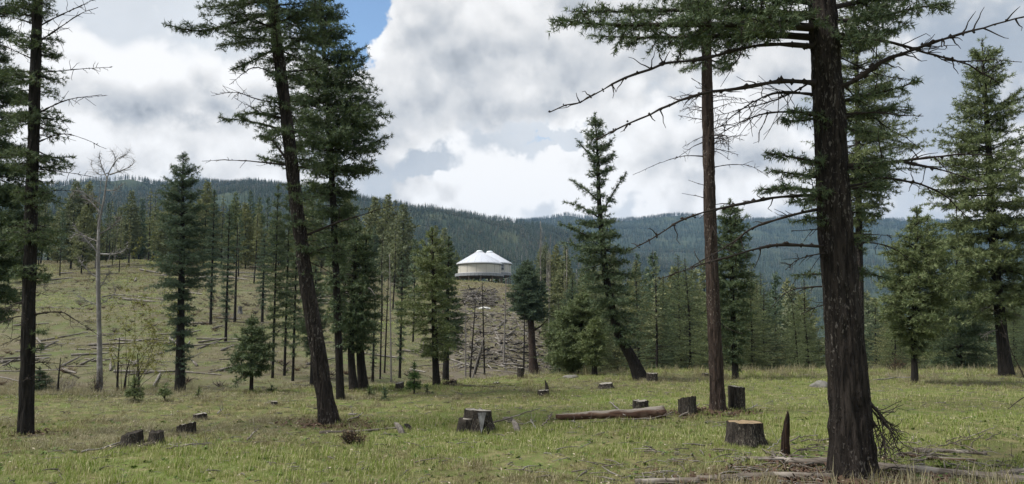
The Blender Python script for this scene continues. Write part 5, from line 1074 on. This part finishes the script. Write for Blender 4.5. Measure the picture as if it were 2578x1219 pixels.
def polar_pts(n, Y0, Y1, px0, px1, pw=1.0):
    Y = np.sqrt(R.uniform(Y0 ** 2, Y1 ** 2, n)) if pw == 1 else Y0 + (Y1 - Y0) * R.random(n) ** pw
    x = (R.uniform(px0, px1, n) - CX) / F * Y; return x, Y
# meadow: nearest part denser, then to the edge
x1, y1_ = polar_pts(21000, 5.5, 13, -350, 2930); x2, y2_ = polar_pts(36000, 13, 34, -250, 2830)
bx_, by_ = [], []
for bp_, br_ in BASES:
    if bp_[1] < 26:
        m_ = int(26 + 160 * br_); an_ = R.uniform(0, 6.28, m_); rr_ = br_ * 1.12 + .02 + np.abs(R.normal(0, .09, m_)); bx_.append(bp_[0] + np.cos(an_) * rr_); by_.append(bp_[1] + np.sin(an_) * rr_)
x2 = np.concatenate([x2] + bx_); y2_ = np.concatenate([y2_] + by_)
gx_ = np.concatenate([x1, x2]); gy_ = np.concatenate([y1_, y2_]); gz_ = H(gx_, gy_)
q = np.stack([gx_, gy_, 0 * gx_], 1); patch = 1.5 * fbm(q / 2.8, 3, 41) + .45 * fbm(q / .7, 2, 45); pxx = gx_ / gy_ * F + CX
leftness = np.interp(pxx, [0, 700, 1000, 2578], [1.05, .95, -.05, -.1]) * np.interp(gy_, [8, 9.2, 10.4, 20], [-.2, .2, 1, .9])
under8 = np.exp(-((gx_ - 3.5) / 1.6) ** 2 - ((gy_ - 7.9) / .7) ** 2) * 2.2
val = patch + leftness * 1.1 + np.interp(gy_, [17, 22, 26], [0, .35, .7]) + under8 + R.normal(0, .42, len(gx_))
typ = np.where(val > 1.5, 2, np.where(val > .80, 1, 0))
idx = typ * 3 + R.integers(0, 3, len(gx_)); sc = R.uniform(.45, 1.05, len(gx_)) * np.interp(gy_, [8, 20, 26], [.85, .95, 1.2])
clump = fbm(q / .45, 2, 71); sc = sc * np.clip(.85 + .45 * clump, .4, 1.5)
keep = (R.random(len(gx_)) < np.clip(1 - under8 * .3, .1, 1)) & (clump + .8 * fbm(q / 1.9, 2, 74) > -1.25)
for lx, ly, lr in LOGPTS: keep &= ((gx_ - lx) ** 2 + ((gy_ - ly + lr * .8) * .8) ** 2) > (lr * 1.25 + .05) ** 2
gr = [tuft(1, 16, .10, .09, M['grass']), tuft(2, 20, .085, .11, M['grass'], bend=.8), tuft(3, 14, .13, .07, M['grass']), tuft(4, 15, .10, .09, M['olive'], bend=.9), tuft(5, 18, .085, .11, M['olive'], bend=1.1), tuft(6, 12, .12, .07, M['olive']),
      tuft(7, 14, .11, .09, M['straw'], .003, 1.2), tuft(8, 12, .15, .08, M['straw'], .003, .9), tuft(9, 16, .07, .12, M['straw'], .004, 2.0)]
n = len(gx_); scatter('meadow_grass', 'short green and straw coloured grass covering the meadow', 'grass', np.stack([gx_, gy_, gz_], 1)[keep], np.stack([R.normal(0, .08, n), R.normal(0, .08, n), R.uniform(0, 6.28, n)], 1)[keep], np.repeat(sc[:, None], 3, 1)[keep], idx[keep], gr)
# tall pale grass on the far edge and in the gully
x, y = polar_pts(2000, 20, 29, 650, 2700); pxx = x / y * F + CX; k_ = R.random(len(x)) < np.interp(pxx, [650, 1300, 1600, 1750, 2000, 2350, 2600], [.2, .15, .3, .9, .8, .6, .3]) * np.interp(y, [20, 24, 29], [.1, .8, 1]); x, y = x[k_], y[k_]
xg, yg = polar_pts(2600, 21, 36, -250, 520); xb = R.uniform(1.9, 4.8, 70); yb = R.uniform(6.9, 7.7, 70); x = np.concatenate([x, xg, xb]); y = np.concatenate([y, yg, yb]); n = len(x)
scatter('tall_dry_grass', 'taller pale dry grass along the far meadow edge and gully', 'grass', np.stack([x, y, H(x, y)], 1), np.stack([R.normal(0, .1, n), R.normal(0, .1, n), R.uniform(0, 6.28, n)], 1), np.repeat(R.uniform(.5, 1.2, (n, 1)), 3, 1), R.integers(0, 2, n), [tuft(21, 16, .30, .12, M['straw'], .004, .5), tuft(22, 14, .24, .12, M['olive'], .004, .6)])
# hillside grass
x, y = polar_pts(30000, 28, 150, -250, 1560); keep = (x / y * F + CX < np.interp(y, [28, 60, 150], [1560, 1480, 1400])); x, y = x[keep], y[keep]; n = len(x); val = fbm(np.stack([x / 9, y / 9, 0 * x], 1), 3, 51) + R.normal(0, .4, n)
scatter('hillside_grass', 'thin olive and straw grass on the hillside', 'grass', np.stack([x, y, H(x, y)], 1), np.stack([0 * x, 0 * x, R.uniform(0, 6.28, n)], 1), np.repeat((R.uniform(.7, 1.4, n) * np.interp(y, [28, 60, 150], [.8, 1.3, 2.2]))[:, None], 3, 1), np.where(val > .25, 2, np.where(val > -.35, 1, 0)),
        [tuft(31, 14, .12, .16, M['grass'], .007, 1.0), tuft(32, 14, .12, .16, M['olive'], .007, 1.0), tuft(33, 14, .13, .18, M['straw'], .006, 1.2)])
# low brush on the cut-over slopes
def brush(seed, mat):
    R_ = np.random.default_rng(seed); n = 26; a = R_.uniform(0, 6.28, n); l = R_.uniform(.15, .45, n); d = np.stack([np.cos(a) * .7, np.sin(a) * .7, R_.uniform(.5, 1.2, n)], 1) * l[:, None]
    pth = d[:, None] * np.linspace(0, 1, 4)[None, :, None] + R_.normal(0, .025, (n, 4, 3)); mb = MB(); tubes(mb, pth, np.full(n, .012), np.full(n, .005), 3); return mb.mesh('brush', [mat])
x, y = polar_pts(4200, 28, 150, -200, 1480); v = fbm(np.stack([x / 6, y / 6, 0 * x + 3], 1), 3, 81); kp = v + R.normal(0, .2, len(x)) > .25; x, y = x[kp], y[kp]; n = len(x)
scatter('hillside_brush', 'low grey brown brush scattered over the cut hillside', 'brush', np.stack([x, y, H(x, y)], 1), np.stack([0 * x, 0 * x, R.uniform(0, 6.28, n)], 1), np.repeat(R.uniform(.35, 1.2, (n, 1)), 3, 1) * [1.3, 1.3, .75], R.integers(0, 3, n), [brush(1, M['twig_mid']), brush(2, M['twig']), brush(3, M['dryshrub'])])
# woody litter
def stick_mesh(seed, mat, rr_=.018):
    mb = MB(); R_ = np.random.default_rng(seed); pts = catmull([[-.5, 0, 0], [0, R_.normal(0, .05), .03], [.5, 0, .01]], 5); tube(mb, pts, np.linspace(rr_, rr_ * .4, 5), 5); return mb.mesh('stick', [mat])
x1, y1_ = polar_pts(4000, 6.5, 24, -200, 2750); xa = R.normal(3.4, 1.6, 650); ya = R.normal(8.3, .8, 650); xh, yh = polar_pts(8000, 30, 150, -200, 1450)
x = np.concatenate([x1, xa, xh]); y = np.concatenate([y1_, ya, yh]); n = len(x); ss = np.concatenate([R.uniform(.04, .2, 4000), R.uniform(.05, .35, 650), R.uniform(.2, 1.3, 8000)])
scatter('woody_litter', 'twigs and broken sticks littering the grass', 'litter', np.stack([x, y, H(x, y) + .035 * np.minimum(1, ss * 3)], 1), np.stack([0 * x, R.normal(0, .12, n), R.uniform(0, 6.28, n)], 1), np.stack([ss, np.minimum(ss, .6) + .15, np.minimum(ss, .6) + .15], 1), R.integers(0, 4, n), [stick_mesh(1, M['slope_log']), stick_mesh(2, M['slope_log'], .03), stick_mesh(3, M['twig_grey']), stick_mesh(4, M['log'])])
# bark chips under the huge fir and other trunks
chip = MB(); chip.add([[-.5, -.25, 0], [.5, -.2, .05], [.4, .25, 0], [-.45, .2, .06], [0, 0, .14]], [[0, 1, 4], [1, 2, 4], [2, 3, 4], [3, 0, 4]]); M['chip'] = mat_flat('bark_chips', (0.080, 0.050, 0.034), .9, .5, 3)
ccs = [(GP(2152, 1203), .55, 2200), (GP(832, 1070), .35, 500), (GP(1808, 1043), .35, 500), (GP(1731, 1047), .25, 150), (GP(65, 1097), .25, 150), (GP(1960, 1205), .5, 700)]
x = np.concatenate([c_[0] + R.normal(0, s_, m_) for c_, s_, m_ in ccs]); y = np.concatenate([c_[1] + R.normal(0, s_ * .7, m_) for c_, s_, m_ in ccs]); n = len(x); ss = R.uniform(.02, .07, n)
scatter('bark_litter', 'reddish brown bark chips heaped around the trunk bases', 'litter', np.stack([x, y, H(x, y) + .01 + .03 * R.random(n)], 1), np.stack([R.normal(0, .4, n), R.normal(0, .4, n), R.uniform(0, 6.28, n)], 1), np.stack([ss * R.uniform(1, 2, n), ss, ss], 1), 0 * R.integers(0, 1, n), [chip.mesh('chip', [M['chip']])])
# broad leaved weeds and fallen pale flakes
def weed(seed, mat, n=9, l=.05):
    R_ = np.random.default_rng(seed); mb = MB(); a = np.arange(n) * 2.4; d = np.stack([np.cos(a), np.sin(a), R_.uniform(.3, 1.2, n)], 1); d = norm(d); sd = np.stack([-np.sin(a), np.cos(a), 0 * a], 1)
    b0 = np.zeros((n, 3)); ll = l * R_.uniform(.6, 1.2, (n, 1)); m1 = b0 + d * ll * .55; tp = b0 + d * ll - [0, 0, .01]; v = np.stack([b0, m1 - sd * l * .22, m1 + sd * l * .22, tp], 1).reshape(-1, 3); i_ = np.arange(n) * 4
    mb.add(v, np.concatenate([np.stack([i_, i_ + 1, i_ + 2], 1), np.stack([i_ + 1, i_ + 3, i_ + 2], 1)])); return mb.mesh('weed', [mat])
M['weed'] = mat_foliage('weed_leaves', (0.05, 0.085, 0.022), (0.085, 0.135, 0.032), (0.13, 0.19, 0.05))
M['flake'] = mat_flat('dry_leaf', (0.34, 0.30, 0.22), .9, .4, 3)
fl = MB(); fl.add([[-.5, 0, 0], [0, -.2, .12], [.5, .05, .02], [.05, .22, .1]], [[0, 1, 2], [0, 2, 3]])
x1, y1_ = polar_pts(1500, 6.5, 13, -150, 2750); x2 = R.normal(4.6, .8, 420); y2_ = R.normal(7.9, .6, 420); x3, y3 = polar_pts(6500, 6.5, 25, -150, 2750)
x = np.concatenate([x1, x2, x3]); y = np.concatenate([y1_, y2_, y3]); n = len(x); ss = np.concatenate([R.uniform(.5, 1.3, 1500), R.uniform(.8, 1.8, 420), R.uniform(.015, .055, 6500)])
scatter('meadow_weeds', 'small leafy weeds and pale dead leaves among the grass', 'weeds', np.stack([x, y, H(x, y) + np.concatenate([np.zeros(1920), R.uniform(.02, .07, 6500)])], 1), np.stack([R.normal(0, .3, n), R.normal(0, .3, n), R.uniform(0, 6.28, n)], 1), np.repeat(ss[:, None], 3, 1), np.concatenate([R.integers(0, 2, 1920), np.full(6500, 2)]), [weed(1, M['weed']), weed(2, M['weed'], 12, .04), fl.mesh('flake', [M['flake']])])
# far forest on the mountains
def far_tree(seed, mat, dead=False):
    R_ = np.random.default_rng(seed); mb = MB(); N = 46
    u = np.sort(R_.random(N)) ** .8; a = np.arange(N) * 2.4 + R_.normal(0, .3, N); r = (1 - u) * .155 * R_.uniform(.5, 1.2, N) + .012; z = .1 + .88 * u
    c0 = np.stack([0 * a, 0 * a, z + .035], 1); o1 = np.stack([np.cos(a - .42) * r, np.sin(a - .42) * r, z - .03], 1); o2 = np.stack([np.cos(a + .42) * r, np.sin(a + .42) * r, z - .03 + R_.normal(0, .01, N)], 1)
    if dead: o1 = c0 + (o1 - c0) * .5; o2 = c0 + (o2 - c0) * .12
    mb.add(np.stack([c0, o1, o2], 1).reshape(-1, 3), np.arange(N * 3).reshape(-1, 3)); tube(mb, np.array([[0, 0, -.1], [0, 0, .5], [0, 0, .98 if dead else .9]]), np.array([.014, .01, .004]), 4, mi=1)
    return mb.mesh('far_tree', [mat, M['twig_grey'] if dead else M['bark_dark']])
M['forest'] = mat_foliage('mountain_needles', (0.034, 0.054, 0.034), (0.056, 0.080, 0.048), (0.095, 0.112, 0.068), 0.5)
M['forest_dry'] = mat_foliage('mountain_dry_needles', (0.075, 0.080, 0.055), (0.12, 0.12, 0.085), (0.19, 0.18, 0.14), 0.5)
ft = [far_tree(1, M['forest']), far_tree(2, M['forest']), far_tree(3, M['forest']), far_tree(4, M['forest_dry']), far_tree(5, M['twig_grey'], True)]
def forest(name, label, n, Y0, Y1, px0, px1, hmin, hmax, dry):
    x, y = polar_pts(n, Y0, Y1, px0, px1); z = H(x, y); v = fbm(np.stack([x / 130, y / 130, 0 * x], 1), 4, 61); fine = fbm(np.stack([x / 30, y / 30, 0 * x], 1), 2, 66)
    kp = (v + .5 * fine + R.normal(0, .2, n)) > -.72; x, y, z, v, fine = x[kp], y[kp], z[kp], v[kp], fine[kp]; n = len(x); r_ = R.random(n)
    i_ = np.where(r_ < .05 + dry * .6, 4, np.where(r_ < .12 + dry + .42 * np.clip(v + fine * .6, 0, 1), 3, R.integers(0, 3, n))); hh = R.uniform(hmin, hmax, n) * (1 - .25 * np.clip(v, 0, 1)); ww = hh * R.uniform(.85, 1.5, n)
    scatter(name, label, 'forest', np.stack([x, y, z], 1), np.stack([0 * x, 0 * x, R.uniform(0, 6.28, n)], 1), np.stack([ww, ww, hh], 1), i_, ft)
forest('near_forest', 'continuous conifer forest on the slope behind the yurts', 4200, 200, 420, -500, 1750, 8, 15, .08)
forest('valley_forest', 'conifer forest filling the valley on the right', 3800, 165, 520, 1420, 3100, 9, 16, .06)
forest('ridge_forest', 'dark conifer forest covering the near mountain ridge', 60000, 400, 1560, -400, 1900, 7, 12.5, .03)
forest('mountain_forest', 'bluish conifer forest covering the far mountain', 56000, 520, 2850, 1300, 3000, 9, 15, .03)

# ------------------------------------------------------------------ haze
HZ0 = float(gz.min()) - 1.5; HZ1 = float(gz.max()) + 22.0
mb = MB(); box(mb, (0, 0, (HZ0 + HZ1) / 2), (9000, 9000, HZ1 - HZ0)); hz = mb.obj('haze', []); tag(hz, 'thin bluish air haze', 'haze', kind='stuff')
m, t = newmat('haze'); pv = t.n('ShaderNodeVolumePrincipled', {'Color': (0.34, 0.60, 1.0, 1), 'Density': 0.000085, 'Anisotropy': 0.0}); t.t.links.new(pv.outputs[0], t.n('ShaderNodeOutputMaterial').inputs['Volume']); hz.data.materials.append(m)
